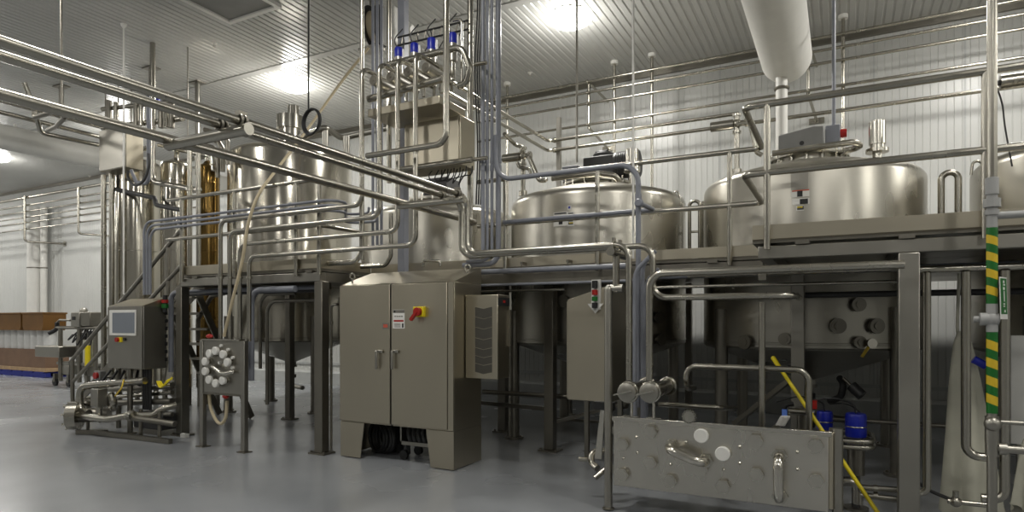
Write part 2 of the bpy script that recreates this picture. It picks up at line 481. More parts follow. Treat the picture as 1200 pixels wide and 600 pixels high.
# third, tall and right-edge tanks
tc_ = tank(XC, 'steel tank half hidden behind the vertical grey conduits, left of the middle tank')
collar(tc_, XC, TY, 3.46, .42)
MB().box(XC-.15, XC+.3, TY-.22, TY+.2, 3.62, 3.9).build('gearbox', DARK, tc_, bevel=.02)
td = tank(XD, 'tall shiny steel tank with vertical streaks behind the three overhead pipes', 8.5, 1.1, 1.25, 4.6, True, 'steel mixing tanks through the deck', PI/8, SILO)
p = pY(340, 152, 8.3)
mb = MB().cyl((p.x, 8.3, 4.7), (p.x, 8.3, p.z), .2); mb.cyl((p.x, 8.3, p.z), (p.x, 8.3, p.z+.24), .24, n=30); mb.cyl((p.x+.08, 8.3, p.z+.24), (p.x+.08, 8.3, p.z+.42), .1)
mb.build('spray_head', STEELB, td)
te = tank(XE, 'steel tank cut off by the picture edge behind the green and yellow pipe')
mb = MB().tube([pY(1138, 205, 8.2), pY(1140, 189, 8.2), pY(1150, 189, 8.2), pY(1152, 200, 8.2)], .014); mb.build('lifting_eye', STEEL, te)
# nozzles low on the right tank
for u, v, s in ((1003.5, 357, .045), (981, 382, .05), (1024.5, 382, .05), (1005, 401, .04), (920, 397, .04), (876, 401, .05)):
    a = tank_ang(u, XA, TY, TR); d = Vector((math.cos(a), math.sin(a), 0))
    q = Vector((XA, TY, 0))+d*TR; q.z = EYE+(HY-v)/F*zdepth(q)
    mb = MB().cyl(q-d*.02, q+d*.05, s*1.2); mb.cyl(q+d*.04, q+d*.065, s*1.6); mb.cyl(q+d*.06, q+d*.075, s*.8)
    mb.build('nozzle', DULL, ta)
a = tank_ang(1014, XA, TY, TR); d = Vector((math.cos(a), math.sin(a), 0)); q = Vector((XA, TY, 0))+d*TR; q.z = EYE+(HY-402)/F*zdepth(q)
mb = MB().cyl(q, q+d*.1, .02); mb.cyl(q+d*.1, q+d*.13, .05); g = mb.build('sample_valve', STEELB, ta)
MB().bar(q+d*.1, q+d*.1+Vector((-.08,0,-.14)), .03).build('lever', YTAPE, g)
for u, v in ((662, 353), (770, 372), (772, 398)):
    a = tank_ang(u, XB, TY, TR); d = Vector((math.cos(a), math.sin(a), 0))
    q = Vector((XB, TY, 0))+d*TR; q.z = EYE+(HY-v)/F*zdepth(q)
    mb = MB().cyl(q-d*.02, q+d*.05, .05); mb.cyl(q+d*.04, q+d*.065, .075); mb.build('nozzle', DULL, tb)

# slim silos at the left
def silo(u, hw, Y, v, label, m_, zb=.35):
    c = pY(u, v, Y); k = (u-CX)/F
    r = hw/F*zdepth(c)/math.sqrt(1+k*k)
    t = E('silo', (c.x, Y, 0), label, 'silo')
    zt = c.z
    prof = [(r*.25, zb-.2), (r, zb)]
    z = zb
    while z+1.3 < zt-.15:
        z += 1.3; prof += [(r, z-.012), (r+.004, z-.006), (r+.004, z+.006), (r, z+.012)]
    prof += [(r, zt-.12)]
    for i in range(1, 7):
        a = PI/2*i/6; prof.append((r-.1+.1*math.cos(a), zt-.12+.1*math.sin(a)))
    prof += [(.05, zt+.06)]
    MB().lathe(prof, (c.x, Y, 0), n=64).build('shell', m_, t)
    for k in range(3):
        a = 2*PI*k/3-PI/2
        x, y = c.x+r*.85*math.cos(a), Y+r*.85*math.sin(a)
        MB().cyl((x, y, 0), (x, y, zb+.25), .045).build('leg', DULL, t)
    MB().tube([(c.x, Y, zt), (c.x, Y, zt+.22), (c.x+.35, Y, zt+.22)], .05).build('top_pipe', STEEL, t)
    return t
silo(161.5, 28.5, 7.4, 189, 'widest streaky shiny silo at the far left, under the wall box', SILO)
silo(207, 19, 7.62, 189, 'medium polished silo just right of the widest streaky one', SILO)
silo(244, 14, 7.95, 192, 'narrow steel silo with amber reflection tint painted in, beside the tall tank', AMBER_REFL)

# ================================================================ PLATFORMS
DZ0, DZ1 = 2.215, 2.25
def slab(mb, x0, x1, y0, y1): mb.box(x0, x1, y0, y1, DZ0, DZ1)
def holed(mb, x0, x1, y0, y1, cx, cy, r):
    n = 48; ang = [2*PI*i/n for i in range(n)]
    def edge(a):
        c, s = math.cos(a), math.sin(a); t = 1e9
        for lim, comp in ((x1-cx, c), (x0-cx, c), (y1-cy, s), (y0-cy, s)):
            if abs(comp) > 1e-9 and lim/comp > 0: t = min(t, lim/comp)
        return cx+c*t, cy+s*t
    corners = [math.atan2(yy-cy, xx-cx) % (2*PI) for xx in (x0, x1) for yy in (y0, y1)]
    ang = sorted(ang+corners); n = len(ang)
    vs = []
    for a in ang:
        ix, iy = cx+r*math.cos(a), cy+r*math.sin(a); ox, oy = edge(a)
        vs += [(ix,iy,DZ1),(ox,oy,DZ1),(ox,oy,DZ0),(ix,iy,DZ0)]
    fs = [(4*i+j, 4*((i+1) % n)+j, 4*((i+1) % n)+(j+1) % 4, 4*i+(j+1) % 4) for i in range(n) for j in range(4)]
    mb.add(vs, fs)
YBK = 11.45  # decks run on behind the tanks to block lamp light below
def post(pl, x, y, w=.115, z1=2.1, foot=True, mat=None):
    p = MB().box(x-w/2, x+w/2, y-w/2, y+w/2, .02, z1).build('post', mat or DULL, pl, bevel=.008)
    if foot:
        mb = MB().box(x-w, x+w, y-w*.8, y+w*.8, 0, .02)
        for sx in (-1, 1): mb.hexnut((x+sx*w*.8, y-w*.55, .02), (0,0,1), .016, .02)
        mb.build('foot_plate', DULL, p)
    return p
def blocks(pl, xs, y):
    for x in xs: MB().box(x-.05, x+.05, y-.02, y+.06, 2.195, 2.225).build('spacer_block', DULL, pl)

# left platform
LX0, LX1, LY = -8.15, -5.57, 5.6
pl = E('platform', ((LX0+LX1)/2, LY, 0), 'raised steel platform at the left above the stair and hose panel', 'platform', 'raised steel platforms')
mb = MB(); slab(mb, LX0, LX1-.004, LY+.03, 7.19); mb.build('deck', DULL, pl)
mb = MB(); holed(mb, -10.4, LX1-1.62, 7.2, YBK, XD, 8.5, 1.16); mb.build('deck', DULL, pl)
mb = MB().box(LX0, LX1, LY, LY+.012, 2.25, 2.37); mb.box(LX1-.012, LX1, LY+.012, 6.54, 2.25, 2.37); mb.box(LX0, LX0+.012, LY+.012, 7.19, 2.25, 2.37)
mb.build('toe_plate', SHEET, pl)
MB().box(LX0-.02, LX1+.02, LY, LY+.1, 2.09, 2.2).build('front_beam', GREYST, pl, bevel=.008)
for x in (LX0+.05, -6.9, LX1-.05): MB().box(x-.05, x+.05, LY+.1, 7.15, 2.09, 2.2).build('side_beam', DULL, pl)
blocks(pl, (LX0+.3, -7.35, -5.72+LX1-LX1), LY)
post(pl, xat(214, LY+.06), LY+.06, .125, 2.09); post(pl, xat(377, LY+.06), LY+.06, .125, 2.09)
post(pl, -7.45, 9.5, .11, 2.09); post(pl, -8.0, 7.4, .11, 2.09)
MB().box(LX0+.04, LX0+.17, LY-.05, LY-.005, 0, .05).build('shim_block', WHITE, pl)

# middle platform
MX0, MX1, MY = -5.57, -.62, 6.55
pm = E('platform', ((MX0+MX1)/2, MY, 0), 'long raised steel platform behind the cabinet carrying the middle tanks', 'platform', 'raised steel platforms')
mb = MB(); slab(mb, MX0, MX1-.004, MY+.03, 7.19); mb.build('deck', DULL, pm)
for cx, x0, x1 in ((XC, -7.185, -4.455), (XB, -4.455, -1.72), (XA, -1.72, 1.01)):
    mb = MB(); holed(mb, x0+.002, x1-.002, 7.2, YBK, cx, TY, TR+.03)
    mb.build('deck', DULL, pm)
mb = MB().box(MX0, MX1, MY, MY+.012, 2.25, 2.355); mb.build('toe_plate', SHEET, pm)
MB().box(MX0, MX1, MY+.02, MY+.12, 2.05, 2.2).build('front_beam', DULL, pm)
for x in (-4.5, -3.09, -1.75): MB().box(x-.05, x+.05, MY+.12, 7.2, 2.05, 2.2).build('side_beam', DULL, pm)
blocks(pm, [xat(u, MY) for u in (640, 835)], MY)
post(pm, xat(645, 7.1), 7.1, .125, 2.05); post(pm, xat(590, 8.0), 8.0, .13, 2.2); post(pm, xat(667, 10.0), 10.0, .09, 2.2)
post(pm, xat(807, 9.9), 9.9, .1, 2.2)
MB().bar((-4.4, 7.22, .52), (-3.32, 7.22, .5), .05).build('brace', DULL, pm)
MB().bar((-4.0, 8.9, .1), (-1.9, 8.9, .1), .04).build('brace', DULL, pm)
MB().bar((-3.3, 7.15, .3), (-2.0, 8.0, .7), .04).build('brace', DULL, pm)

# right platform
RX0, RX1, RY = -.62, 7.5, 5.25
pr_ = E('platform', (1.6, RY, 0), 'nearest raised steel platform at the right with heavy front beam and square post', 'platform', 'raised steel platforms')
mb = MB(); slab(mb, RX0, RX1, RY+.03, 7.19); slab(mb, 3.99, RX1, 7.192, YBK); mb.build('deck', DULL, pr_)  # strip beyond the right of the view is added to shade below
mb = MB(); holed(mb, 1.012, 3.99, 7.2, YBK, XE, TY, TR+.03); mb.build('deck', DULL, pr_)
mb = MB().box(RX0, RX1, RY, RY+.014, 2.245, 2.355); mb.box(RX0, RX0+.014, RY+.014, MY+.01, 2.245, 2.355); mb.build('toe_plate', SHEET, pr_)
MB().box(RX0+.04, RX1, RY+.03, RY+.13, 2.095, 2.195).build('front_beam', GREYST, pr_, bevel=.008)
for x in (RX0+.09, xat(1064, RY)+.0, 2.6): MB().box(x-.05, x+.05, RY+.13, 7.2, 2.095, 2.195).build('side_beam', DULL, pr_)
blocks(pr_, [xat(u, RY) for u in (940, 1063)], RY+.03)
post(pr_, xat(1064.5, RY+.09), RY+.09, .132, 2.095, mat=GREYST)
post(pr_, xat(935, 7.0), 7.0, .125, 2.09, mat=GREYST); post(pr_, 2.0, 7.0, .125, 2.09)
MB().bar((xat(860, 7.4), 7.4, .45), (xat(925, 7.0), 7.0, 1.0), .05).build('brace', DULL, pr_)
MB().bar((xat(895, 7.0), 7.0, .4), (xat(940, 7.0), 7.0, .75), .05).build('brace', DULL, pr_)

# ================================================================ GUARD RAILS
def rail(label, lines, posts, r=.027):
    p0 = posts[0][0]
    g = E('guard_rail', (p0[0], p0[1], p0[2]), label, 'railing', 'platform guard rails')
    for l in lines: MB().tube(l, r, .07).build('rail', STEEL, g)
    for a, b_ in posts: MB().cyl(a, b_, r*.95, n=14).build('rail_post', STEEL, g)
    return g
y = RY-.03
tr = pY(872, 126, y)
l1 = R(tr, 'X', 7.4); l1 = R((7.4, y, tr.z), 'X', tr.x, 'Y', MY-.03, 'x', 560)
md = pY(872, 205, y)
l2 = R((7.4, y, md.z), 'X', tr.x, 'Y', MY-.03, 'x', 560)
def vpost(u, yy, z1, z0=2.16): x = xat(u, yy); return ((x, yy, z0), (x, yy, z1))
rail('long bent handrail with two bars running round the right and middle platforms', [l1, l2],
     [vpost(899, y, tr.z), vpost(1155, y, tr.z), vpost(855, MY-.03, tr.z), vpost(700, MY-.03, tr.z), vpost(592, MY-.03, tr.z)])
y = LY-.03
q1 = pY(196, 235, y); q2 = pY(196, 281, y)
l1 = R(q1, 'x', 376, 'Y', 6.3); l2 = R(q2, 'x', 376, 'Y', 6.3)
rail('two bar handrail on the left platform behind the bundle of small conduits', [l1, l2],
     [vpost(213, y, q1.z), vpost(275, y, q1.z), vpost(347, y, q1.z), vpost(374, y, q1.z)])
# ================================================================ OVERHEAD PIPE RUN (left to centre)
# pipes 1 and 2: come in along Y at the left, drop beside the cabinet, run right along X, drop to the swing valves
r1 = .026
Yn, Yf = 5.06, 5.23
zr = zat(722, 288, 5.12)
def overhead(u_drop, v_run, Y_, u_down, v_end, tail):
    top = pY(u_drop, v_run, Y_)
    start = Vector((top.x, 1.1, top.z))
    pts = [start, top, Vector((top.x, Y_, zr))]
    pts = R(pts[-1], 'x', u_down)
    return [start, top, Vector((top.x, Y_, zr))]+tail(pts[-1])
P1 = overhead(547, 230.5, Yn, 737, 0, lambda p: [p, mv(p, 'z', 445.5)])
P2 = overhead(colu((P1[1].x-.17, Yf, P1[1].z)), 224, Yf, 765, 0, lambda p: [p, mv(p, 'z', 349), mv(mv(p, 'z', 349), 'x', 932), mv(mv(mv(p, 'z', 349), 'x', 932), 'dY', .5)])
zrun = P1[0].z
for q in P2[:2]: q.z = zrun
o1 = pipe('long overhead pipe nearest the cabinet, dropping beside it then down to the swing valves', P1, r1, bend=.12)
o2 = pipe('long overhead pipe second from the bare support tube, bending down beside the cabinet', P2, r1, bend=.12)
X1, X2 = P1[0].x, P2[0].x
# T-shaped tube supports
sx = pY(536, 254, 6.02).x
zs = zat(300, 187, 3.0)
s3 = E('pipe_support', (sx, 6.2, 0), 'horizontal steel tube carrying two overhead pipes on crossbars, fixed to the tall post', 'pipe support')
zt3 = P1[0].z-.0615
a = Vector((sx+.06, 1.3, zt3+.04)); b_ = Vector((sx+.06, 6.3, zt3+.04))
MB().tube([a, b_], .034, 0).build('runner', STEEL, s3)
px = pY(553, 250, 6.25)
MB().cyl((sx, 6.3, 0), (sx, 6.3, ZT), .035).build('post', STEEL, s3)
for u in (190, 462):
    c = mv((sx, 3, zt3), 'y', u)
    e = Vector((X1+.08, c.y, zt3))
    k = MB().cyl(Vector((sx+.06, c.y, zt3)), e, .034).build('crossbar', STEEL, s3)
    MB().cyl(e, e+Vector((.008,0,0)), .036).build('end_cap', PIPEC, k)
    for X_ in (X1, X2):
        mb = MB().ring((X_, c.y, zrun), (0,1,0), r1+.0095, .008, 20, 8); mb.ring((X_, c.y+.03, zrun), (0,1,0), r1+.0095, .008, 20, 8); mb.box(X_-.018, X_+.018, c.y-.012, c.y+.045, zrun+r1+.002, zrun+r1+.03)
        mb.box(X_-.014, X_+.014, c.y-.012, c.y+.045, zt3+.0, zrun-r1-.002)
        mb.build('pipe_clamp', DULL, s3)
# T post near the swing valves
x = xat(722, 5.12)
s4 = E('pipe_support', (x, 5.12, 0), 'short steel post with crossbar holding two pipes, left of the grey conduit bundle', 'pipe support')
MB().cyl((x, 5.12, 1.85), (x, 5.12, zr-.05), .03).build('post', STEEL, s4)
k = MB().cyl((x, 4.98, zr-.062), (x, 5.38, zr-.068), .033).build('crossbar', STEEL, s4)
MB().cyl((x, 4.97, zr-.062), (x, 4.98, zr-.062), .036).build('end_cap', PIPEC, k)
for Y_ in (Yn, Yf):
    mb = MB().ring((x, Y_, zr), (1,0,0), r1+.0095, .008, 20, 8); mb.box(x-.014, x+.014, Y_-.014, Y_+.014, zr+r1+.002, zr+r1+.035); mb.build('pipe_clamp', STEELB, s4)
# frame leg of the plate, with elbow at its top joined to the support post
xl = xat(713, 5.1)
MB().tube([(xl, 5.1, .02), (xl, 5.1, 1.88), (xl, 5.12, 1.88), (x+.06, 5.12, 1.88)], .035, .07).build('leg', GREYST, s4)
MB().lathe([(.022, .0), (.03, .0), (.05, .01), (.05, .02), (.02, .03), (.02, .09)], (xl, 5.1, 0), n=20).build('foot', DULL, s4)

# ---------------------------------------------------------------- four manifold lines: drop, turn left, drop to the hose panel
YV = 5.42
tops = [(427, 79), (444, 73.5), (463.5, 68), (484, 61)]
runv = [(424, 237, 258.5), (444.5, 251, 269.5), (466, 268, 281), (487, 284, 292)]
lab = ['first', 'second', 'third', 'lowest']
MF = []
for i in range(4):
    ut, vt = tops[i]; u, v, ul = runv[i]
    b0 = pY(u, v+3, YV)
    q = R(b0, 'x', ul, 'z', 400)
    top = mv(b0, 'z', vt)
    back = top+Vector((0, .55, 0))
    o = pipe(['uppermost', 'second', 'third', 'lowest'][i]+' of four nested pipes dropping from the manifold toward the hose panel',
             [back, top]+q, .027, bend=.11, group='nested manifold pipes')
    cz = zat(ul, 325.5, YV)
    MB().cyl((q[1].x, YV, cz-.012), (q[1].x, YV, cz+.012), .04).build('clamp', PIPEC, o)
    cz = mv(b0, 'z', [186, 182, 178.5, 175.5][i]).z
    MB().cyl((b0.x, YV, cz-.022), (b0.x, YV, cz+.022), .036).build('union', STEELB, o)
    MF.append((b0.x, top.z))
x0 = xat(420.5, YV)
x0 -= .025
pipe('straight vertical pipe rising to the ceiling just left of the nested manifold pipes', [(x0, YV+.08, 2.3), (x0, YV+.08, ZT)], .026)
# long vertical pipe in front of the drip tray
b0 = pY(523, 168, 5.2)
pipe('thick vertical pipe passing before the manifold, elbowed left at its foot', [(b0.x, 5.2, ZT), b0, mv(b0, 'x', 430)+Vector((0, .0, 0))], .031, bend=.12)
for u, Yq, l in ((472.5, 6.9, 'wide flat grey conduit standing on the cabinet roof behind the manifold pipes'),):
    x = xat(u, 6.35)
    o = MB().box(x-.05, x+.05, 6.3, 6.4, 1.9, ZT).build('cable_trunking', CONDUIT, None, l, 'conduit', bevel=.006)
for u, Y_, z0, l in ((456, 6.1, 2.3, 'steel vertical pipe between the cable reel and the first blue valve'),):
    x = xat(u, Y_); pipe(l, [(x, Y_, 3.3), (x, Y_, ZT)], .03)

# grey conduits: left bundle of three behind the manifold and the three-line run to the operator panel
for i, u in enumerate((437, 442, 447)):
    x = xat(u, 6.5)
    pipe(['leftmost', 'middle', 'rightmost'][i]+' of three grey vertical conduits next to the cable reel', [(x, 6.5, ZT), (x, 6.5, 2.6)], .02, CONDUIT, 'conduit', 'conduit', group='grey conduits by the cable reel')
for i in range(3):
    Y_ = 5.5
    s = pY(432+4*i, 236+5*i, Y_+.3)
    vL = (266, 270.5, 275)[i]; uL = (169, 172.5, 176)[i]
    a = pY(400, (229, 235, 241)[i], Y_); z = zat(300, (244.5, 250, 255.5)[i], Y_)
    a = Vector((xat(405, Y_), Y_, z)); xl_ = xat(uL, Y_)
    o = pipe(['uppermost', 'middle', 'lowest'][i]+' of three grey conduits curving along the left platform rail to the screen panel',
         [(xat(432+5*i, 6.4), 6.4, 3.1-.05*i), (xat(432+5*i, 6.4), 6.4, z), (xat(405, 6.4), 6.4, z), a, (xl_, Y_, z), (xl_, Y_, 1.985)], .018, CONDUIT, 'conduit', 'conduit', bend=.16, group='grey conduits to the screen panel')
    for u in (209, 269.5, 340):
        xx = xat(u, Y_); MB().cyl((xx-.015, Y_, z), (xx+.015, Y_, z), .024).build('coupling', CONDUIT, o)
# bundle right of the tall post
for i, (u, r, ve, l) in enumerate(((566, .022, 297, 'leftmost'), (571, .018, 301, 'second'), (576.5, .018, 305, 'third'), (584, .03, 309, 'thickest'))):
    Y_ = 6.05+.05*i
    b0 = pY(u, ve, Y_)
    o = pipe(l+' of four grey vertical conduits right of the cabinet post, hooking left at the foot', [(b0.x, Y_, ZT), b0, mv(b0, 'x', 545-i*4+10)], r, CONDUIT, 'conduit', 'conduit', bend=.14, group='grey conduits on the cabinet roof')
    for v in (188, 197): z = zat(u, v, Y_); MB().cyl((b0.x, Y_, z-.03), (b0.x, Y_, z+.03), r*1.25).build('coupling', CONDUIT, o)
b0 = pY(587, 170, 6.3)
# looped grey conduit in front of the middle tank
Y_ = 6.1
a = pY(588, 210.5, Y_); t1 = mv(a, 'x', 748)
zt_ = a.z
pts = [(xat(581, Y_), Y_, a.z+.5), (xat(581, Y_), Y_, zt_), (t1.x, Y_, zt_), (t1.x, Y_, .75)]
o = pipe('grey conduit crossing the middle tank then bending down toward the swing valves', pts, .027, CONDUIT, 'conduit', 'conduit', bend=.2)
z = zat(748, 232, Y_); MB().cyl((t1.x, Y_, z-.04), (t1.x, Y_, z+.04), .033).build('coupling', CONDUIT, o)
YL = 6.44
a = pY(590, 260.5, YL); e = mv(a, 'x', 766)
o = pipe('lower grey conduit crossing the middle tank just over its stickers', [(a.x, YL, a.z), (e.x, YL, a.z), (e.x, Y_-.2, a.z-.02)], .024, CONDUIT, 'conduit', 'conduit', bend=.05)
for q in (600, 690): MB().box(xat(q, YL)-.012, xat(q, YL)+.012, YL+.02, YL+.052, a.z-.02, a.z+.02).build('mount_clip', CONDUIT, o)
MB().lathe([(.04, 0), (.045, .03), (.03, .05)], (e.x, Y_-.17, a.z-.02), (0,-1,0), n=16).build('fitting', CONDUIT, o)
for i, (u, vt, l) in enumerate(((744, 318, 'outer'), (753, 309, 'inner'), (757, 330, 'short'))):
    Yq = 5.95+.08*i
    b0 = mv(pY(u, 468, Yq), 'Z', .0); top = mv(b0, 'z', vt)
    pipe(l+' grey conduit sweeping up from the swing valves to the underside of the platform', [b0, top, (top.x+.13, Yq, top.z+.12)], .022, CONDUIT, 'conduit', 'conduit', bend=.2, group='grey conduits behind the swing valves')

# ---------------------------------------------------------------- wall rack pipes, right
YW = 11.1
def wp(u, v, x0, x1, l, r=.024, grp='steel pipes along the back wall'):
    z = zat(u, v, YW)
    return pipe(l, [(x0, YW, z), (x1, YW, z)], r, group=grp), z
xs, xe = xat(560, YW), XR-.3
W = []
for v, l in ((81.5, 'highest thin pipe along the back wall just under the ceiling'), (95, 'second highest thin pipe along the back wall'), (108.5, 'third highest thin pipe along the back wall'), (134.5, 'lowest thin pipe along the back wall, over the middle tank')):
    o, z = wp(764, v, xs, xe, l); W.append(z)
for u, l in ((594.5, 'between the conduits and the lamp'), (720, 'behind the agitator motor'), (764, 'right of the agitator motor'), (988, 'right of the round duct')):
    x = xat(u, YW+.06)
    o = MB().cyl((x, YW+.06, 2.3), (x, YW+.06, ZT), .028).build('hanger_pipe', STEEL, None, 'vertical hanger pipe capped at the ceiling '+l, 'pipe', 'hanger pipes of the wall rack')
    MB().cyl((x, YW+.06, ZT-.06), (x, YW+.06, ZT), .07).build('ceiling_cap', WHITE, o)
for u, l in ((690, 'left'), (947, 'right')):
    x = xat(u, YW+.06)
    s = E('pipe_bracket', (x, YW+.06, W[3]-.1), 'clamped pipe bracket with a slanted arm to the wall, '+('near the white lamp rod' if l == 'left' else 'beside the round duct end'), 'bracket', 'wall rack brackets')
    MB().cyl((x, YW+.06, W[3]-.06), (x, YW+.06, W[0]+.04), .028).build('upright', STEEL, s)
    MB().cyl((x, YW+.06, W[0]), (x+.1, YB-.02, W[0]-.12), .024).build('arm', STEEL, s)
    MB().cyl((x, YW+.06, W[3]-.04), (x+.1, YB-.02, W[3]-.25), .024).build('arm', STEEL, s)
    MB().box(x-.02, x+.22, YB-.025, YB-.008, W[3]-.3, W[3]-.2).build('wall_mount', STEEL, s)
    for z in W: MB().ring((x, YW, z), (1,0,0), .034, .0085, 20, 8).build('clamp', PIPEC, s)
# two pipes that leave the manifold, cross back and run right above the tanks
Y9 = 9.75
for (u, v, l, ue) in ((650, 164.5, 'upper of two pipes running right from the square post over the middle tank', 866), (650, 176, 'lower of two pipes running right from the square post over the middle tank', 1196)):
    e = pY(u, v, Y9)
    st = Vector((e.x-.12, Y9, e.z))
    o = pipe(l, [(st.x, 6.5, e.z+.0), (st.x, Y9, e.z), (xat(ue, Y9), Y9, e.z)], .028, bend=.1, group='two pipes over the middle tank')
    MB().cyl((e.x-.02, Y9, e.z), (e.x+.02, Y9, e.z), .045).build('clamp', PIPEC, o)
    yy = 7.9; MB().cyl((st.x, yy-.02, e.z), (st.x, yy+.02, e.z), .042).build('clamp', PIPEC, o)
x = xat(654.5, Y9+.07)
MB().box(x-.035, x+.035, Y9+.05, Y9+.12, 2.26, zat(654, 136, Y9)).build('support_post', GREYST, None, 'square steel post holding two pipes at the left shoulder of the middle tank', 'post')
# sanitary valves on the tanks
def seat_valve(label, u, v, Y_, pv, ua, grp='angle valves over the tanks', tank_v=None):
    c = pY(u, v, Y_)
    t = E('angle_valve', c, label, 'valve', grp)
    mb = MB().sphere(c, .06); mb.cyl(c-Vector((.1,0,0)), c+Vector((.1,0,0)), .035); mb.cyl(c-Vector((.0,0,.1)), c+Vector((0,0,.1)), .035)
    mb.build('body', STEEL, t)
    xa_ = xat(ua, Y_)
    mb = MB().cyl((xa_, Y_, c.z), (c.x-.12, Y_, c.z), .02); w = .28 if xa_ < c.x else -.28
    mb.cyl((xa_, Y_, c.z), (xa_+w, Y_, c.z), .062); mb.build('actuator', STEEL, t)
    for d in ((-.11,0,0), (.11,0,0), (0,0,-.11), (0,0,.11)):
        q = c+Vector(d); MB().cyl(q-Vector(d).normalized()*.015, q+Vector(d).normalized()*.015, .055).build('clamp', PIPEC, t)
    dn = mv(c, 'z', pv)
    MB().cyl(c-Vector((0,0,.12)), dn, .034).build('drop_pipe', STEEL, t)
    MB().cyl(dn-Vector((0,0,.02)), dn+Vector((0,0,.05)), .06).build('ferrule', PIPEC, t)
    return t, c
t, c = seat_valve('angle valve cluster with side actuator at the left shoulder of the right tank', 863.5, 145, 8.4, 203, 833)
MB().tube([pY(864, 146, 8.35), pY(879, 143, 8.35), pY(884, 165, 8.35), pY(886, 178, 8.35), pY(893, 182, 8.35)], .03).build('side_pipe', STEEL, t)
t, c = seat_valve('angle valve cluster with side actuator over the left shoulder of the middle tank', 613, 183, 8.0, 228, 590)
MB().tube([pY(610, 180, 7.95), pY(614, 173, 7.95), pY(604, 170, 7.95), pY(591, 157, 7.6)], .028, .06).build('upper_pipe', STEEL, t)
MB().tube([pY(620, 184, 7.95), pY(632, 212, 7.95), (pY(632, 212, 7.95).x+.1, 7.95, pY(632, 212, 7.95).z), pY(640, 212, 7.95)], .034, .08).build('side_pipe', STEEL, t)
MB().tube([pY(606, 190, 7.95), pY(608, 196, 7.95), pY(620, 198, 7.95), pY(622, 203, 7.95)], .022, .05).build('lower_pipe', STEEL, t)
c = pY(1187, 95, 7.6)
t = E('angle_valve', c, 'short cylindrical valve actuator with a thin cable at the right picture edge', 'valve', 'angle valves over the tanks')
MB().cyl(c-Vector((.1,0,0)), c+Vector((.5,0,0)), .075, n=24).build('actuator', STEEL, t)
MB().cyl(c-Vector((.2,0,0)), c-Vector((.1,0,0)), .025).build('stem', DARK, t)
MB().tube(spline([c-Vector((.14,0,0)), pY(1174, 120, 7.6), pY(1178, 150, 7.6), pY(1186, 195, 7.6)]), .008, 0, 6, raw=True).build('cable', BLACK, t)
MB().cyl(c+Vector((.38,0,0)), (c.x+.38, 7.6, 3.4), .04).build('drop_pipe', STEEL, t)
# hoops
for u0, u1, v, Y_, vb, r, l, bar_ in ((1103, 1123, 203, 8.3, 0, .034, 'inverted U shaped steel hoop standing between the two right tanks', 0), (808, 820, 236, 8.6, 0, .024, 'slim inverted U hoop with a crossbar between the middle and right tanks', 272)):
    a, b2 = pY(u0, v, Y_), pY(u1, v, Y_)
    h = E('access_hoop', ((a.x+b2.x)/2, Y_, 2.25), l, 'hoop')
    MB().tube([(a.x, Y_, 2.253), a, (b2.x, Y_, a.z), (b2.x, Y_, 2.253)], r, .12).build('hoop', STEEL, h)
    if bar_: MB().cyl((a.x, Y_, zat(u0, bar_, Y_)), (b2.x, Y_, zat(u0, bar_, Y_)), .016).build('crossbar', STEEL, h)
    for q in (a, b2): MB().cyl((q.x, Y_, 2.253), (q.x, Y_, 2.27), r*1.8).build('base_flange', DULL, h)
pipe('slender vertical pipe just right of the crossbarred hoop', [(xat(824, 8.7), 8.7, 2.253), (xat(824, 8.7), 8.7, zat(824, 236, 8.7))], .022)

# ---------------------------------------------------------------- wall rack pipes, far left
xs, xe = XL+.5, xat(250, YW)
for v, r, l in ((226.5, .05, 'thick topmost'), (236, .032, 'second'), (243.5, .025, 'third'), (250.5, .025, 'fourth'), (257, .025, 'fifth'), (265, .025, 'lowest')):
    z = zat(60, v, YW)
    pipe(l+' of six pipes stacked along the far left wall', [(xs, YW, z), (xe, YW, z)], r, group='pipes on the far left wall')
for u, vb, l in ((29, 283, 'nearer the picture edge'), (92, 274, 'nearer the silos')):
    x = xat(u, YW-.09); zt_, z0 = zat(u, 232-(u-29)*.16, YW-.09), zat(u, vb, YW-.09)
    s = E('pipe_bracket', (x, YW-.09, z0), 'L shaped bracket holding the far left wall pipes, the one '+l, 'bracket', 'far left wall brackets')
    MB().tube([(x, YW-.09, zt_+.08), (x, YW-.09, z0), (x+.5, YB-.03, z0)], .035, .1).build('upright', STEEL, s)
    MB().box(x+.42, x+.58, YB-.03, YB-.01, z0-.08, z0+.08).build('wall_mount', STEEL, s)
    for v in (226.5, 236, 243.5, 250.5, 257, 265):
        z = zat(60, v, YW); MB().box(x-.06, x+.06, YW-.0565, YW-.0525, z-.03, z+.03).build('clamp', PIPEC, s)
for u, r, l in ((40.5, .22, 'wide white downpipe standing on the far left wall'), (51.5, .1, 'narrow white downpipe beside the wide one on the far left wall')):
    x = xat(u, YB-.3); o = MB().cyl((x, YB-.3, 0), (x, YB-.3, 5.6), r, n=24).build('downpipe', DUCT, None, l, 'pipe')
    MB().cyl((x, YB-.3, zat(u, 314, YB-.3)-.02), (x, YB-.3, zat(u, 314, YB-.3)+.02), r+.012, n=24).build('band', DULL, o)

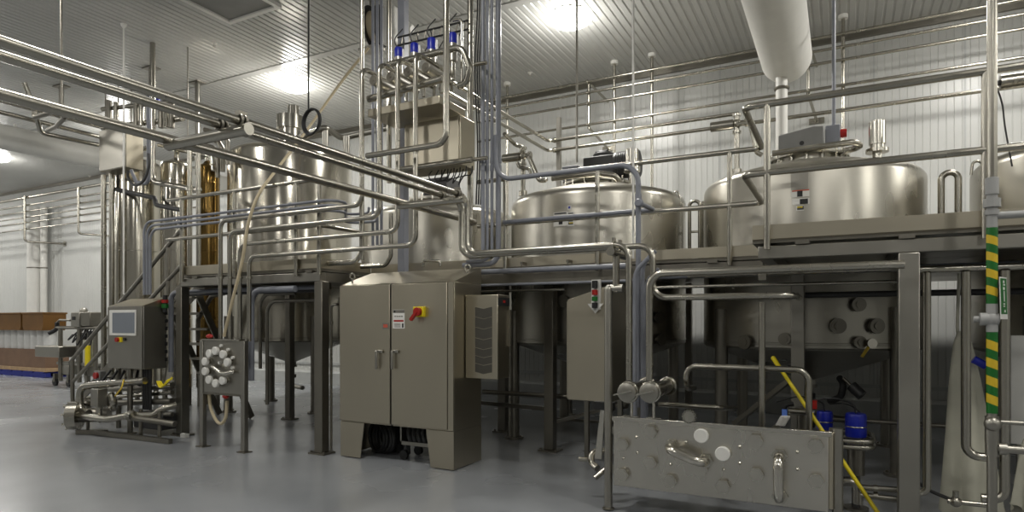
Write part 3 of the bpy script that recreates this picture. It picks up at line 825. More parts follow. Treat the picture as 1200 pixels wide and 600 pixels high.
# ducts
x = -.66; zd = 5.2
mb = MB().lathe([(.32, 0), (.32, 5.0), (.325, 5.01), (.325, 5.05), (.32, 5.06), (.32, 7.85), (.29, 7.97), (.2, 8.03), (.02, 8.05)], (x, 1.5, zd), (0,1,0), n=44)
dd = mb.build('round_duct', DUCT, None, 'big white round duct with rounded end coming down from the top edge', 'duct')
xv = xat(916, 9.2)
MB().cyl((xv, 9.2, zd-.1), (xv, 9.2, 3.48), .075, n=24).build('drop_pipe', DUCT, dd)
MB().ring((xv, 9.2, zat(916, 104, 9.2)), (0,0,1), .08, .022).build('clamp', DULL, dd)
x = -14.5
c = mv((x, 6, 5.5), 'y', 50); z = zat(50, (158+183)/2, c.y)
o = MB().cyl((x, 3, z), (x, YB-.01, z), .245, n=40).build('round_duct', DUCT, None, 'white insulated round duct crossing below the ceiling at the far left', 'duct')
for yy in (5.2, 6.4, 7.6): MB().box(x+.02, x+.06, yy-.02, yy+.02, z+.235, z+.29).build('hanger_lug', WHITE, o)
# ================================================================ MAIN ELECTRIC CABINET
cx0, cx1, cy0, cy1 = -5.26, -3.665, 5.62, 6.22
zc0, zc1 = .42, 2.03
t = E('electrical_cabinet', ((cx0+cx1)/2, cy0, 0), 'big two door stainless cabinet with red rotary switch and sloped roof', 'cabinet')
mb = MB().box(cx0, cx1, cy0+.03, cy1, zc0, zc1)
mb.build('body', SHEET, t, bevel=.006)
zr_ = 2.21
mb = MB().prism([(cx0, cy0+.02, zc1), (cx0, cy1, zc1), (cx0, cy1, zr_), (cx0, cy1-.02, zr_+.005)], (cx1-cx0, 0, 0))
mb.build('sloped_roof', SHEET, t)
mid = xat(457.5, cy0)
for a, b_, l in ((cx0+.004, mid-.012, 0), (mid+.012, cx1-.075, 1)):
    d = MB().box(a, b_, cy0, cy0+.028, zc0+.02, zc1-.006).build('door', SHEET, t, bevel=.006)
    hu, hv = ((446, 412), (464.5, 412))[l]
    h = pY(hu, hv, cy0)
    mb = MB().box(h.x-.045, h.x+.045, cy0-.03, cy0, h.z-.015, h.z+.02); mb.box(h.x-.05, h.x-.018, cy0-.045, cy0-.025, h.z-.2, h.z+.015)
    mb.build('handle', GREYST, d, bevel=.008)
    if l == 0:
        p, q = pY(448.2, 378.5, cy0), pY(455.6, 385.5, cy0)
        k = MB().box(p.x, q.x, cy0-.002, cy0, q.z, p.z).build('sticker', GREYST, d)
        MB().box(p.x+.015, q.x-.015, cy0-.0035, cy0-.002, q.z+.015, p.z-.015).build('red_field', SALMON, d)
    else:
        def lab(u0, v0, u1, v1, m_, off, nm):
            p, q = pY(u0, v0, cy0), pY(u1, v1, cy0)
            MB().box(p.x, q.x, cy0-off, cy0-off+.0015, q.z, p.z).build(nm, m_, d)
        lab(460.3, 363, 474.3, 385, WHITE, .002, 'warning_label')
        lab(460.6, 363.3, 474.2, 366.6, GREYST, .0035, 'label_header'); lab(461.8, 364, 463.6, 366.2, BLACK, .005, 'label_mark')
        lab(461.6, 375, 473, 377, RED, .0035, 'label_stripe'); lab(471.3, 379, 473, 384, BLACK, .0035, 'label_icon')
        for i in range(4): lab(462.4+i*2.6, 370.0, 464.2+i*2.6, 371.4, GREYST, .0035, 'label_text')
        for i in range(4): lab(462, 379+i*1.3, 469.5, 379.5+i*1.3, GREYST, .0035, 'label_text')
        p, q = pY(487, 359.5, cy0), pY(499, 371.5, cy0)
        sw = MB().box(p.x, q.x, cy0-.05, cy0, q.z, p.z).build('switch_plate', YELLOW, d, bevel=.006)
        c = pY(490.5, 365.3, cy0-.05)
        mb = MB().cyl((c.x, cy0-.05, c.z), (c.x, cy0-.09, c.z), .046, n=24)
        e = pY(480, 375, cy0-.1); mb.bar((c.x, cy0-.08, c.z), (e.x, cy0-.08, e.z), .04, .03)
        mb.build('switch_handle', RED, d)
MB().box(cx1-.07, cx1-.0, cy0+.012, cy0+.03, zc0+.01, zc1-.004).build('corner_post', SHEET, t)
MB().box(mid-.01, mid+.01, cy0+.02, cy0+.031, zc0, zc1).build('door_gap', HOLE, t)
for a, b_, s in ((cx0, cx0+.36, 1), (cx1-.36, cx1, -1)):
    # front plinth panel tapering to the floor, plus side panel
    if s > 0: poly = [(a, cy0+.02, .012), (a+.30, cy0+.02, .012), (a+.36, cy0+.02, zc0), (a, cy0+.02, zc0)]
    else: poly = [(b_, cy0+.02, .012), (b_-.30, cy0+.02, .012), (b_-.36, cy0+.02, zc0), (b_, cy0+.02, zc0)]
    mb = MB().prism(poly, (0, .012, 0))
    xs_ = a if s > 0 else b_
    mb.box(xs_-.006 if s > 0 else xs_-.012, xs_+.012 if s > 0 else xs_+.0, cy0+.03, cy1, .012, zc0)
    f = mb.build('leg', SHEET, t)
    for dx in (.06, .24):
        MB().cyl((xs_+s*dx, cy0+.05, 0), (xs_+s*dx, cy0+.05, .06), .014).build('anchor_bolt', DULL, f)
for u, v in ((413, 324), (548, 314)):
    p = pY(u, v, cy0+.1 if u < 500 else 5.98)
    o = MB().ring(p, (0,1,0), .035, .009); o.cyl(p-Vector((0,0,.085)), p-Vector((0,0,.03)), .012); o.build('lifting_eye', PIPEC, t)
# coiled hose and hose cart under the cabinet
p = Vector((-4.75, 6.0, .27))
t = E('hose_coil', (-4.82, 6.0, 0), 'black coiled hose standing under the left door of the big cabinet', 'hose')
for i in range(4): MB().ring((-4.99+.05*i, 5.98, .205), (.35,.94,0), .175-.012*(i % 2), .026, 36, 8).build('coil_turn', BLACK, t)
MB().box(-5.2, -4.62, 6.13, 6.15, .0, .41).build('base_plate', DARK, t)
t = E('wheeled_rack', (-4.2, 6.05, 0), 'low wheeled rack of dark ribbed hose under the right door of the big cabinet', 'trolley')
MB().box(-4.55, -3.78, 5.86, 5.88, .17, .21).build('frame_rail', GREYST, t); MB().box(-4.55, -3.78, 6.14, 6.16, .17, .21).build('frame_rail', GREYST, t)
MB().box(-4.55, -4.53, 5.86, 6.16, .17, .40).build('end_plate', GREYST, t)
for i in range(9):
    x = -4.46+i*.07
    MB().ring((x, 6.01, .262), (1, .1, .25), .112, .026, 24, 8).build('hose_rib', DARK, t)
for x in (-4.5, -3.85):
    MB().cyl((x, 5.85, .055), (x, 5.89, .055), .055, n=20).build('wheel', BLACK, t); MB().cyl((x, 6.13, .055), (x, 6.17, .055), .055, n=20).build('wheel', BLACK, t)
    MB().box(x-.015, x+.015, 5.89, 5.9, .05, .18).build('fork', DARK, t)
# cabinet cooler with chevron vents
ax0, ax1, ay0, ay1 = -3.655, -3.25, 5.86, 6.13
za, zb2 = zat(565, 444, ay0), zat(565, 345.5, ay0)
t = E('cabinet_cooler', ((ax0+ax1)/2, ay0, za), 'narrow steel cooling unit with chevron vent, hung on the right side of the big cabinet', 'cooling unit')
MB().box(ax0, ax1, ay0, ay1, za, zb2).build('housing', SHEET, t, bevel=.006)
vx0, vx1 = xat(557, ay0), xat(576.5, ay0)
zs_ = [zat(566, v, ay0) for v in (359, 371, 383, 395.5, 407, 416.5, 425.5, 436)]
dz = .022
for i in range(7):
    zt_, z0 = zs_[i], zs_[i+1]
    xm = (vx0+vx1)/2
    y = ay0-.004
    vs_ = [(vx0, y, zt_-.006), (xm, y, zt_-dz-.006), (vx1, y, zt_-.006), (vx1, y, z0), (xm, y, z0-dz), (vx0, y, z0)]
    MB().prism(vs_, (0, .006, 0)).build('vent_slot', SLOT, t)
MB().box(ax1, ax1+.012, ay0+.01, ay1-.02, zb2-.12, zb2-.03).build('display', BLACK, t)
MB().box(ax1+.012, ax1+.014, ay0+.1, ay0+.15, zb2-.085, zb2-.06).build('indicator', RED, t)
MB().box(ax1, ax1+.03, ay1-.03, ay1, za+.35, zb2-.16).build('hinge_strip', GREYST, t)
# second enclosure (side view)
Y0 = 6.4
ex0, ex1, ey1 = xat(665, Y0), xat(716, Y0), 6.95
zl, zh, z0 = zat(665, 351, Y0), zat(716, 334, Y0), zat(690, 470, Y0)
t = E('electrical_enclosure', ((ex0+ex1)/2, Y0, 0), 'plain steel enclosure seen side-on with a stack light, between the cabinet and the swing valves', 'enclosure')
MB().prism([(ex0, Y0, z0), (ex1, Y0, z0), (ex1, Y0, zh), (ex0, Y0, zl)], (0, ey1-Y0, 0)).build('housing', SHEET, t, bevel=.006)
MB().box(ex0-.012, ex0, Y0+.01, ey1-.01, z0+.02, zl-.02).build('door', SHEET, t)
for x in (ex0+.05, ex1-.05):
    for y in (ey1-.08,): MB().box(x-.025, x+.025, y-.025, y+.025, 0, z0).build('leg', DULL, t)
s = pY(697, 360, Y0-.06)
k = MB().box(s.x-.05, s.x+.05, Y0-.03, Y0-.0, zat(697, 363, Y0), zat(697, 328, Y0)).build('light_bracket', WHITE, t)
for v0, v1, m_ in ((329.5, 338, BLACK), (340, 346, RED), (348, 353, GREEN), (355, 361, BLACK)):
    MB().cyl((s.x, Y0-.06, zat(697, v1, Y0)), (s.x, Y0-.06, zat(697, v0, Y0)), .032, .032 if v0 < 350 else .032, n=18).build('lamp_segment', m_, k)
q = [(s.x-.09, zat(690, 356, Y0)), (s.x-.05, zat(690, 356, Y0)), (s.x, zat(690, 363, Y0)), (s.x+.05, zat(690, 356, Y0)), (s.x+.09, zat(690, 356, Y0)), (s.x, zat(690, 367.5, Y0))]
MB().prism([(a, Y0-.045, b_) for a, b_ in q], (0, .01, 0)).build('bracket_tip', WHITE, k)

# ================================================================ SCREEN PANEL
hy = 5.28
hx0, hx1 = xat(126, hy), xat(166.5, hy)
h0, h1 = zat(146, 432, hy), zat(146, 359, hy)
hd = mv((hx1, hy, 1.2), 'y', 195.5).y
t = E('operator_panel', ((hx0+hx1)/2, hy, 0), 'steel operator box with grey touch screen and stack light, left of the platform post', 'control panel')
MB().box(hx0, hx1, hy+.02, hd, h0, h1).build('housing', GREYST, t, bevel=.006)
MB().prism([(hx0, hy, h1), (hx0, hd, h1), (hx0, hd, h1+.12), (hx0, hd-.03, h1+.12)], (hx1-hx0, 0, 0)).build('sloped_roof', SHEET, t)
d = MB().box(hx0, hx1-.01, hy, hy+.02, h0+.005, h1-.005).build('door', GREYST, t, bevel=.005)
p, q = pY(129, 363.5, hy), pY(160, 393.5, hy)
MB().box(p.x, q.x, hy-.012, hy, q.z, p.z).build('screen_bezel', WHITE, d, bevel=.004)
p, q = pY(131.7, 366.5, hy-.012), pY(157.7, 390.5, hy-.012)
MB().box(p.x, q.x, hy-.014, hy-.012, q.z, p.z).build('screen', SCREEN, d)
p = pY(140.3, 398, hy); MB().box(p.x-.045, p.x+.065, hy-.015, hy, p.z-.035, p.z+.035).build('stop_plate', YELLOW, d)
MB().cyl((p.x-.015, hy-.015, p.z), (p.x-.015, hy-.045, p.z), .032).build('stop_button', RED, d)
p = pY(146.8, 397.5, hy); MB().cyl((p.x, hy-.02, p.z), (p.x, hy, p.z), .022).build('button', BLACK, d)
p = pY(190, 366, hd-.02)
k = MB().cyl((hx1+.05, hd-.06, zat(191, 366, hd-.06)), (hx1+.05, hd-.06, zat(191, 346, hd-.06)), .03).build('stack_light', BLACK, t)
for v0, v1, m_ in ((351.5, 355, RED), (356.5, 361, GREEN)): MB().cyl((hx1+.05, hd-.06, zat(191, v1, hd-.06)), (hx1+.05, hd-.06, zat(191, v0, hd-.06)), .045).build('lamp_segment', m_, k)
MB().box(hx1, hx1+.05, hd-.07, hd-.05, zat(191, 366, hd-.06), zat(191, 363, hd-.06)).build('light_arm', BLACK, t)
x = xat(152.5, hy+.1)
l = MB().cyl((x, hy+.1, 0), (x, hy+.1, h0), .036).build('leg', DULL, t)
MB().cyl((x, hy+.1, 0), (x, hy+.1, .02), .09).build('foot', DULL, l)
l = MB().cyl((xat(142, hd), hd-.04, 0), (xat(142, hd), hd-.04, h0), .036).build('leg', DULL, t)
for i, u in enumerate((168.5, 172.5, 176.5, 181)):
    x = xat(u, hy+.15+.02*i)
    MB().tube([(x, hy+.15, h0), (x, hy+.15, .36)], .02).build('cable', BLACK, t)
for i in range(7):
    z = h0+.1+i*.11; MB().box(hx1, hx1+.02, hd-.03, hd, z, z+.05).build('hinge', BLACK, t)

# ================================================================ HOSE PANEL (flow panel on two legs)
fy = 5.27
fx0, fx1 = xat(238, fy), xat(286.5, fy)
z0, z1 = zat(262, 461, fy), zat(262, 399, fy)
t = E('hose_station', ((fx0+fx1)/2, fy, 0), 'small upright steel panel with a ring of white caps standing on two legs', 'flow panel')
for x, u in ((fx0, 238), (fx1, 286.5)):
    l = MB().box(x-.032, x+.032, fy-.032, fy+.032, .012, z1).build('leg', GREYST, t, bevel=.006)
    MB().box(x-.07, x+.07, fy-.06, fy+.06, 0, .012).build('foot', DULL, l)
pn = MB().box(fx0+.032, fx1-.032, fy-.02, fy, z0, z1).build('panel', GREYST, t, bevel=.004)
MB().box(fx0+.03, fx1-.03, fy-.05, fy+.03, z1, z1+.018).build('top_flange', STEELB, t)
MB().box(fx0+.03, fx1-.03, fy-.03, fy+.03, z0-.02, z0).build('bottom_flange', DULL, t)
for u, v in ((250.5, 414), (257.5, 411), (266.3, 415), (271.3, 424.3), (245.5, 423.3), (245.5, 434.8), (250, 444.6), (257.8, 448.8), (266, 445.5)):
    p = pY(u, v, fy-.02)
    c = MB().cyl((p.x, fy-.02, p.z), (p.x, fy-.07, p.z), .036, n=18).build('port', STEEL, t)
    MB().lathe([(.05, 0), (.052, .01), (.052, .035), (.044, .042)], (p.x, fy-.06, p.z), (0,-1,0), n=24).build('cap', WHITE, c)
for u, v in ((260.5, 405), (268.5, 409.6), (274, 419), (273.5, 431), (252.6, 408), (258.7, 425)):
    p = pY(u, v, fy-.02); MB().cyl((p.x, fy-.02, p.z), (p.x, fy-.05, p.z), .018).build('sensor', WHITE, t)
a, b_ = pY(249, 430, fy-.02), pY(273, 436, fy-.02); mdl = pY(260, 437.5, fy-.09)
MB().tube(spline([a, pY(250, 430, fy-.07), mdl, pY(272, 436, fy-.07), b_]), .025, 0, raw=True).build('swing_bend', STEELB, t)
p = pY(244, 395.5, fy); MB().sphere((p.x, fy+.02, z1+.05), .035, (1.6, 1, .8)).build('valve_knob', RED, t)
p = pY(264.5, 464.5, fy); MB().sphere((p.x, fy, z0-.035), .035, (1.4, 1, .9)).build('drain_knob', RED, t)
pipe('tan hose loop hanging in a U below the small flow panel', spline([pY(245, 462, fy+.03), pY(247, 478, fy+.03), pY(253, 492, fy+.03), pY(259, 496.5, fy+.03), pY(264.5, 489, fy+.03), pY(266, 470, fy+.03)]), .02, HOSE, 'hose', 'hose', raw=True)

# ================================================================ FRONT SWING PLATE
py0 = 5.05
bx0, bx1 = xat(719, py0), xat(971, py0)
pz0, pz1 = .228, .802
t = E('flow_station', ((bx0+bx1)/2, py0, pz0), 'low wide steel panel studded with hex caps and two curved bends in the foreground', 'flow panel')
mb = MB().box(bx0, bx1, py0, py0+.025, pz0, pz1); mb.box(bx0, bx1, py0+.025, py0+.32, pz0, pz0+.02); mb.box(bx0, bx0+.02, py0+.025, py0+.32, pz0+.02, pz1-.02)
mb.box(bx0, bx1, py0+.025, py0+.05, pz1-.02, pz1)
mb.build('face_plate', PANEL, t, bevel=.006)
MB().box(bx0-.01, bx1+.02, py0-.014, py0-.002, pz1-.03, pz1+.006).build('top_lip', STEELB, t, bevel=.003)
MB().box(bx0+.02, bx1, py0+.29, py0+.32, pz0+.02, pz1-.15).build('rear_plate', DULL, t)
MB().box(bx1, bx1+.03, py0+.01, py0+.30, pz0+.02, pz1-.005).build('end_plate', SHEET, t, bevel=.004)
for i in range(6): MB().box(bx1+.03, bx1+.034, py0+.04, py0+.09, pz0+.06+i*.085, pz0+.11+i*.085).build('slot', HOLE, t)
def P4(x, y, Y): return pY(640+x*.3, 480+y*.3, Y)
for x, y in ((302,133),(410,85),(302,250),(410,205),(487,275),(607,228),(692,297),(820,120),(823,250),(1053,140),(1055,275)):
    p = P4(x, y, py0)
    n_ = MB().cyl((p.x, py0, p.z), (p.x, py0-.018, p.z), .05, n=24); n_.hexnut((p.x, py0-.018, p.z), (0,-1,0), .056, .03); n_.cyl((p.x, py0-.048, p.z), (p.x, py0-.052, p.z), .042, n=24)
    n_.build('hex_cap', STEELB, t)
for x, y in ((607,102),(690,172)):
    p = P4(x, y, py0-.03); MB().lathe([(.05,0),(.05,.02),(.056,.024),(.056,.05),(.05,.056)], (p.x, py0, p.z), (0,-1,0), n=28).build('white_cap', WHITE, t)
p = P4(565, 24, py0+.05)
mb = MB().cyl((p.x, py0+.02, p.z), (p.x, py0-.02, p.z), .05, n=28)
for i in range(14):
    a = 2*PI*i/14; mb.cyl((p.x+.05*math.cos(a), py0+.02, p.z+.05*math.sin(a)), (p.x+.05*math.cos(a), py0-.02, p.z+.05*math.sin(a)), .008, n=6)
mb.build('fluted_cap', PIPEC, t)
for x, y in ((355,107),(357,167),(303,190),(547,127),(487,213),(693,234),(757,145),(757,208),(982,165),(982,232)):
    p = P4(x, y, py0); MB().lathe([(.012,0),(.012,.012),(.006,.018)], (p.x, py0, p.z), (0,-1,0), n=12).build('pin', PIPEC, t)
a, b_ = P4(492, 143, py0), P4(625, 197, py0)
D = Vector((0,-.14,0))
k = MB().tube([a, a+D, b_+D, b_], .037, .11).build('swing_bend', STEELB, t)
for q in (a, b_): MB().hexnut(q, (0,-1,0), .058, .045).build('union_nut', PIPEC, k)
a, b_ = P4(913, 180, py0), P4(915, 335, py0)
k = MB().tube([a, a+D, b_+D, b_], .037, .11).build('swing_bend', STEELB, t)
for q in (a, b_): MB().hexnut(q, (0,-1,0), .058, .045).build('union_nut', PIPEC, k)
x = xat(981.5, 5.1)
l = MB().cyl((x, 5.1, .0), (x, 5.1, zat(981, 503, 5.1)), .037, n=20).build('post', GREYST, t)
MB().cyl((x, 5.1, zat(981, 503, 5.1)), (x, 5.1, zat(981, 503, 5.1)+.006), .037).build('post_cap', GREYST, l)
for q in (pz0+.1, pz1-.1): MB().box(bx1+.03, x, 5.09, 5.12, q-.03, q+.03).build('bracket', GREYST, t)
for q in (pz0+.12, pz1-.12): MB().box(xl+.037, bx0, 5.09, 5.12, q-.03, q+.03).build('bracket', GREYST, t)

# swing valves with long bodies above the plate
for i, (u, l, pu) in enumerate(((735, 'left one of two round capped valves above the big swing panel', 737), (761, 'right one of two round capped valves above the big swing panel', 761))):
    Y_ = 5.01
    c = pY(u, 460, Y_)
    t = E('swing_valve', (c.x, Y_, pz1), l, 'valve', 'capped valves on the swing panel')
    MB().cyl(c, c+Vector((0, .62, 0)), .062, n=24).build('body', STEEL, t)
    k = MB().lathe([(.03,.0),(.075,.0),(.08,.012),(.078,.022),(.06,.03),(.02,.034)], c, (0,-1,0), n=32).build('end_cap', GREYST, t)
    MB().ring(c+Vector((0,.03,0)), (0,1,0), .078, .014, 28, 8).build('clamp', PIPEC, t)
    MB().ring(c+Vector((0,.6,0)), (0,1,0), .07, .014, 28, 8).build('clamp', PIPEC, t)
    MB().cyl(c+Vector((0,.05,.06)), c+Vector((0,.05,.085)), .05).build('inlet_ferrule', PIPEC, t)
    MB().cyl((c.x+.02, Y_+.06, pz1+.014), (c.x+.02, Y_+.06, c.z-.06), .012).build('support_rod', STEELB, t)
    MB().box(c.x-.04, c.x+.08, Y_+.05, Y_+.1, pz1+.007, pz1+.014).build('base_plate', STEELB, t)
    w_ = MB().bar(c+Vector((-.1,-.045,-.02)), c+Vector((.05,-.045,.02)), .022, .012); w_.build('lever', STEELB, t)
# vertical pipe feeding the right valve, top elbow running under the platform
c = pY(761, 452, 5.1)
e = mv(c, 'z', 321)
pipe('pipe rising from the right swing valve and elbowing right under the platform beam', [pY(761, 445.5, 5.06), Vector((pY(761, 449, 5.06).x, 5.06, e.z)), mv(Vector((pY(761, 449, 5.06).x, 5.06, e.z)), 'x', 1060)], .03, bend=.12)
x = xat(893, 5.57)
pipe('thin vertical pipe behind the big swing panel, right of the tube loop corner', [(x, 5.57, .5), (x, 5.57, zat(893, 354, 5.57))], .026, bend=0)
pts = [pY(801, 488, 5.65), pY(801, 431, 5.65), pY(947, 434, 5.65)]
a = pY(804, 455, 5.65); zt_ = zat(870, 431, 5.65); b_ = xat(948, 5.65)
pipe('bent tube loop standing behind the top edge of the big swing panel', [(a.x, 6.0, .98), (a.x, 5.65, zt_-.2), (a.x, 5.65, zt_), (b_, 5.65, zt_), (b_, 5.65, .5)], .026, bend=.1)
pipe('low tube running behind the swing panel toward the tank legs', [pY(772, 474, 5.7), pY(846, 478, 5.7), pY(862, 478, 6.4)], .024)
t = E('hand_lever', (pY(702, 536, 5.25).x, 5.25, .25), 'flat steel lever hanging left of the big swing panel over a bent drain pipe', 'lever')
a, b_ = pY(705, 480, 5.25), pY(701, 538, 5.25)
MB().prism([a+Vector((-.012,0,0)), a+Vector((.03,0,0)), b_+Vector((.03,0,0)), b_+Vector((-.035,0,0))], (0, .015, 0)).build('blade', STEELB, t, bevel=.003)
MB().box(a.x-.06, xl-.0, 5.22, 5.28, a.z, a.z+.07).build('clamp_block', BLACK, t)
pipe('bent drain pipe with capped end at the left foot of the big swing panel', [pY(716, 529, 5.5), pY(693, 529, 5.4), pY(693, 543, 5.35), pY(700, 549, 5.3)], .03, bend=.06)
pipe('short pipe stub pointing out below the bent drain pipe', [pY(716, 545, 5.3), pY(697, 560, 5.2)], .025)
pipe('short capped spout left of the bent drain pipe', [pY(688, 539, 5.32), pY(678, 538, 5.3)], .02)

# yellow pole
a, b_ = pY(905, 418, 5.9), pY(1028, 600, 5.45)
d = (b_-a).normalized(); e = a+d*((a.z-.03)/-d.z)
t = E('broom_pole', e, 'yellow broom pole leaning diagonally behind the big swing panel', 'pole')
MB().cyl(a+d*.16, e, .0155).build('pole', YELLOW, t)
MB().lathe([(.01, 0), (.019, .008), (.02, .03), (.018, .16), (.0155, .17)], a, d, n=16).build('grip', YELLOW, t)

# blue capped valves behind plate
for i, (u, v0, v1, v2, Y_, r, l) in enumerate(((1003, 484.5, 511.5, 556, 6.1, .082, 'blue capped actuated valve with steel body standing right of the swing panel post'), (966.5, 482, 503, 540, 6.2, .066, 'blue capped valve partly hidden behind the yellow pole and swing panel'))):
    x = xat(u, Y_); z = lambda v: zat(u, v, Y_)
    t = E('actuated_valve', (x, Y_, 0), l, 'valve', 'blue capped valves by the swing panel')
    MB().lathe([(r*.95, 0), (r, .01), (r, z(v0)-z(v1)-.02), (r*.9, z(v0)-z(v1))], (x, Y_, z(v1)), n=28).build('blue_cap', BLUE, t)
    MB().ring((x, Y_, (z(v0)+z(v1))/2-.01), (0,0,1), r, .006, 28, 8).build('cap_band', PIPEC, t)
    MB().cyl((x, Y_, z(v2)), (x, Y_, z(v1)), r*.82, n=24).build('body', DULL, t)
    MB().cyl((x, Y_, 0.02), (x, Y_, z(v2)), r*.4, n=20).build('stem', DARK, t)
    MB().cyl((x, Y_, 0), (x, Y_, .02), r*1.2, n=20).build('foot', DULL, t)
    MB().tube(spline([(x, Y_, z(v0)), (x-.03, Y_, z(v0)+.08), (x-.2, Y_, z(v0)+.12), (x-.4, Y_+.1, z(v0)+.05)]), .008, 0, 6, raw=True).build('cable', BLACK, t)
for v, e_, l in ((516, 1024, 'upper U bent tube round the blue capped valve'), (523, 1024, 'lower U bent tube round the blue capped valve')):
    Yq = 5.85
    p = pY(985, v, Yq); q = mv(p, 'x', e_)
    pipe(l, [(p.x, Yq, p.z), (q.x, Yq, p.z), (q.x, Yq+.5, p.z), (p.x+.0, Yq+.5, p.z)], .023, bend=.12, group='U bent tubes')
pipe('short elbowed pipe dropping below the U bent tubes', [pY(985, 564, 5.9), pY(1005, 564, 5.9), (pY(1005, 564, 5.9).x, 5.9, .1)], .04, bend=.1)
for v0, v1, l in ((571, 575, 'upper'), (580, 587, 'lower')):
    o = pipe(l+' of two low pipes disappearing behind the square front post', [pY(1008, v0, 5.75), pY(1062, v1, 5.75)], .024, group='two low pipes by the front post')
    q = pY(1026, v0+1.5, 5.75); MB().cyl(q-Vector((.015,0,0)), q+Vector((.015,0,0)), .03).build('clamp', PIPEC, o)
# valve clutter behind the plate
t = E('sensor_cluster', (xat(925, 5.9), 5.9, .6), 'cluster of small valve with coiled cable and blue plug behind the swing panel', 'valve')
x = xat(941, 5.9); MB().cyl((x, 5.9, .5), (x, 5.9, zat(941, 477, 5.9)), .05).build('body', DULL, t)
p = pY(936, 482.5, 5.8); MB().cyl(p-Vector((.08,0,0)), p+Vector((.12,0,0)), .03).build('side_pipe', STEEL, t)
p = pY(919.5, 483.5, 5.8); MB().box(p.x-.02, p.x+.02, 5.78, 5.82, p.z-.03, p.z+.03).build('plug', paint('light_blue', (.1,.2,.6)), t)
MB().tube(spline([pY(930, 473, 5.8), pY(921, 475, 5.8), pY(918, 482, 5.8)]), .02, 0, raw=True).build('lead', BLACK, t)
hp = []
for i in range(60):
    a = i*.9; q = pY(920-i*.1, 488+i*.18, 5.75); hp.append(q+Vector((math.cos(a)*.035, math.sin(a)*.03, 0)))
MB().tube(hp, .006, 0, 6, raw=True).build('coiled_cable', WHITE, t)
p = pY(953, 473.5, 6.0); MB().box(p.x-.04, p.x+.03, 5.98, 6.04, p.z-.04, p.z+.03).build('knob', RED, t)
p = pY(963, 465, 6.3)
# tank drain valve under the right tank
t = E('drain_valve', (XA+.05, TY-.25, .35), 'dark drain valve with hoses and a lever under the right tank cone', 'valve')
MB().cyl((XA, TY-.25, .35), (XA, TY-.25, .75), .09).build('body', BLACK, t)
MB().tube([pY(972, 470, 7.6), pY(985, 466, 7.5), pY(989, 450, 7.5), pY(984, 443, 7.6)], .035, .08).build('hose', BLACK, t)
a, b_ = pY(988, 443, 7.5), pY(1016, 469, 7.4)
MB().cyl(a, a+(b_-a)*.4, .015).build('stem', DULL, t); MB().cyl(a+(b_-a)*.35, a+(b_-a)*.8, .055).build('actuator', BLACK, t)
MB().tube(spline([pY(972, 473, 7.3), pY(990, 473, 7.3), pY(1003, 479, 7.2), pY(1010, 487, 6.3)]), .008, 0, 6, raw=True).build('cable', BLACK, t)

# ================================================================ SAFETY SHOWER PIPE
sy = 4.62
sx_ = xat(1162.5, sy)
def zz(v): return zat(1162.5, v, sy)
t = E('safety_shower_pipe', (sx_, sy, 0), 'green and yellow striped vertical safety shower pipe at the right', 'pipe')
MB().cyl((sx_, sy, zz(232)), (sx_, sy, ZT), .027, n=20).build('upper_pipe', STEEL, t)
mb = MB().cyl((sx_, sy, zz(270)), (sx_, sy, zz(208)), .028, n=20); mb.cyl((sx_, sy, zz(228)), (sx_, sy, zz(209)), .034, n=20); mb.cyl((sx_, sy, zz(243)), (sx_, sy, zz(233)), .044, n=8)
mb.cyl((sx_, sy, zz(252)), (sx_, sy, zz(246)), .036, n=20)
mb.tube([(sx_, sy, zz(253)), (sx_+.1, sy, zz(253)), (sx_+.9, sy, zz(253))], .022)
mb.build('plastic_union', PLASTIC, t)
def striped(v0, v1, nst):
    mb = MB(); n = 20; r = .0285
    H_ = zz(v0)-zz(v1); k = 6; rows = nst*k
    vs_ = []
    for i in range(rows+1):
        for j in range(n):
            a = 2*PI*j/n
            z = zz(v1)+H_*i/rows+.012*math.cos(a)*(1 if 0 < i < rows else 0)*-1
            vs_.append((sx_+r*math.cos(a), sy+r*math.sin(a), z))
    b0 = len(mb.v); mb.v += [Vector(q) for q in vs_]
    for i in range(rows):
        for j in range(n):
            mb.f.append([i*n+j, i*n+(j+1) % n, (i+1)*n+(j+1) % n, (i+1)*n+j]); mb.mi.append((i//k) % 2)
    return mb.build('striped_tape', [GREEN, YTAPE], t)
striped(267, 356, 9); striped(389, 484, 9)
mb = MB().cyl((sx_, sy, zz(389)), (sx_, sy, zz(356)), .03, n=20); mb.cyl((sx_-.06, sy, zz(374)), (sx_+.03, sy, zz(374)), .038, n=20); mb.cyl((sx_-.09, sy, zz(374)), (sx_-.05, sy, zz(374)), .018)
mb.sphere((sx_, sy, zz(374)), .042, (1,1,1.1)); mb.build('tee_valve', PLASTIC, t)
mb = MB().cyl((sx_, sy, 0), (sx_, sy, zz(484)), .026, n=20); mb.cyl((sx_, sy, zz(518)), (sx_, sy, zz(488)), .036, n=20); mb.sphere((sx_, sy-.02, zz(496)), .045)
mb.cyl((sx_, sy, zz(534)), (sx_, sy, zz(516)), .034); mb.cyl((sx_, sy, zz(494)), (sx_+.7, sy, zz(494)), .013); mb.cyl((sx_, sy, zz(525)), (sx_+.7, sy, zz(525)), .024); mb.cyl((sx_+.03, sy, zz(525)), (sx_+.07, sy, zz(525)), .034)
mb.build('lower_pipe', GREYST, t)
k = E('safety_sign', (sx_+.05, sy, zz(375)), 'narrow green sign with white marks turned edgewise beside the striped pipe', 'sign')
a = Vector((sx_+.028, sy-.045, zz(325))); ex = Vector((.055, .12, -.0)); ez = Vector((.006, 0, zz(374)-zz(325)))
nrm = ex.cross(ez).normalized()
if nrm.y > 0: nrm = -nrm
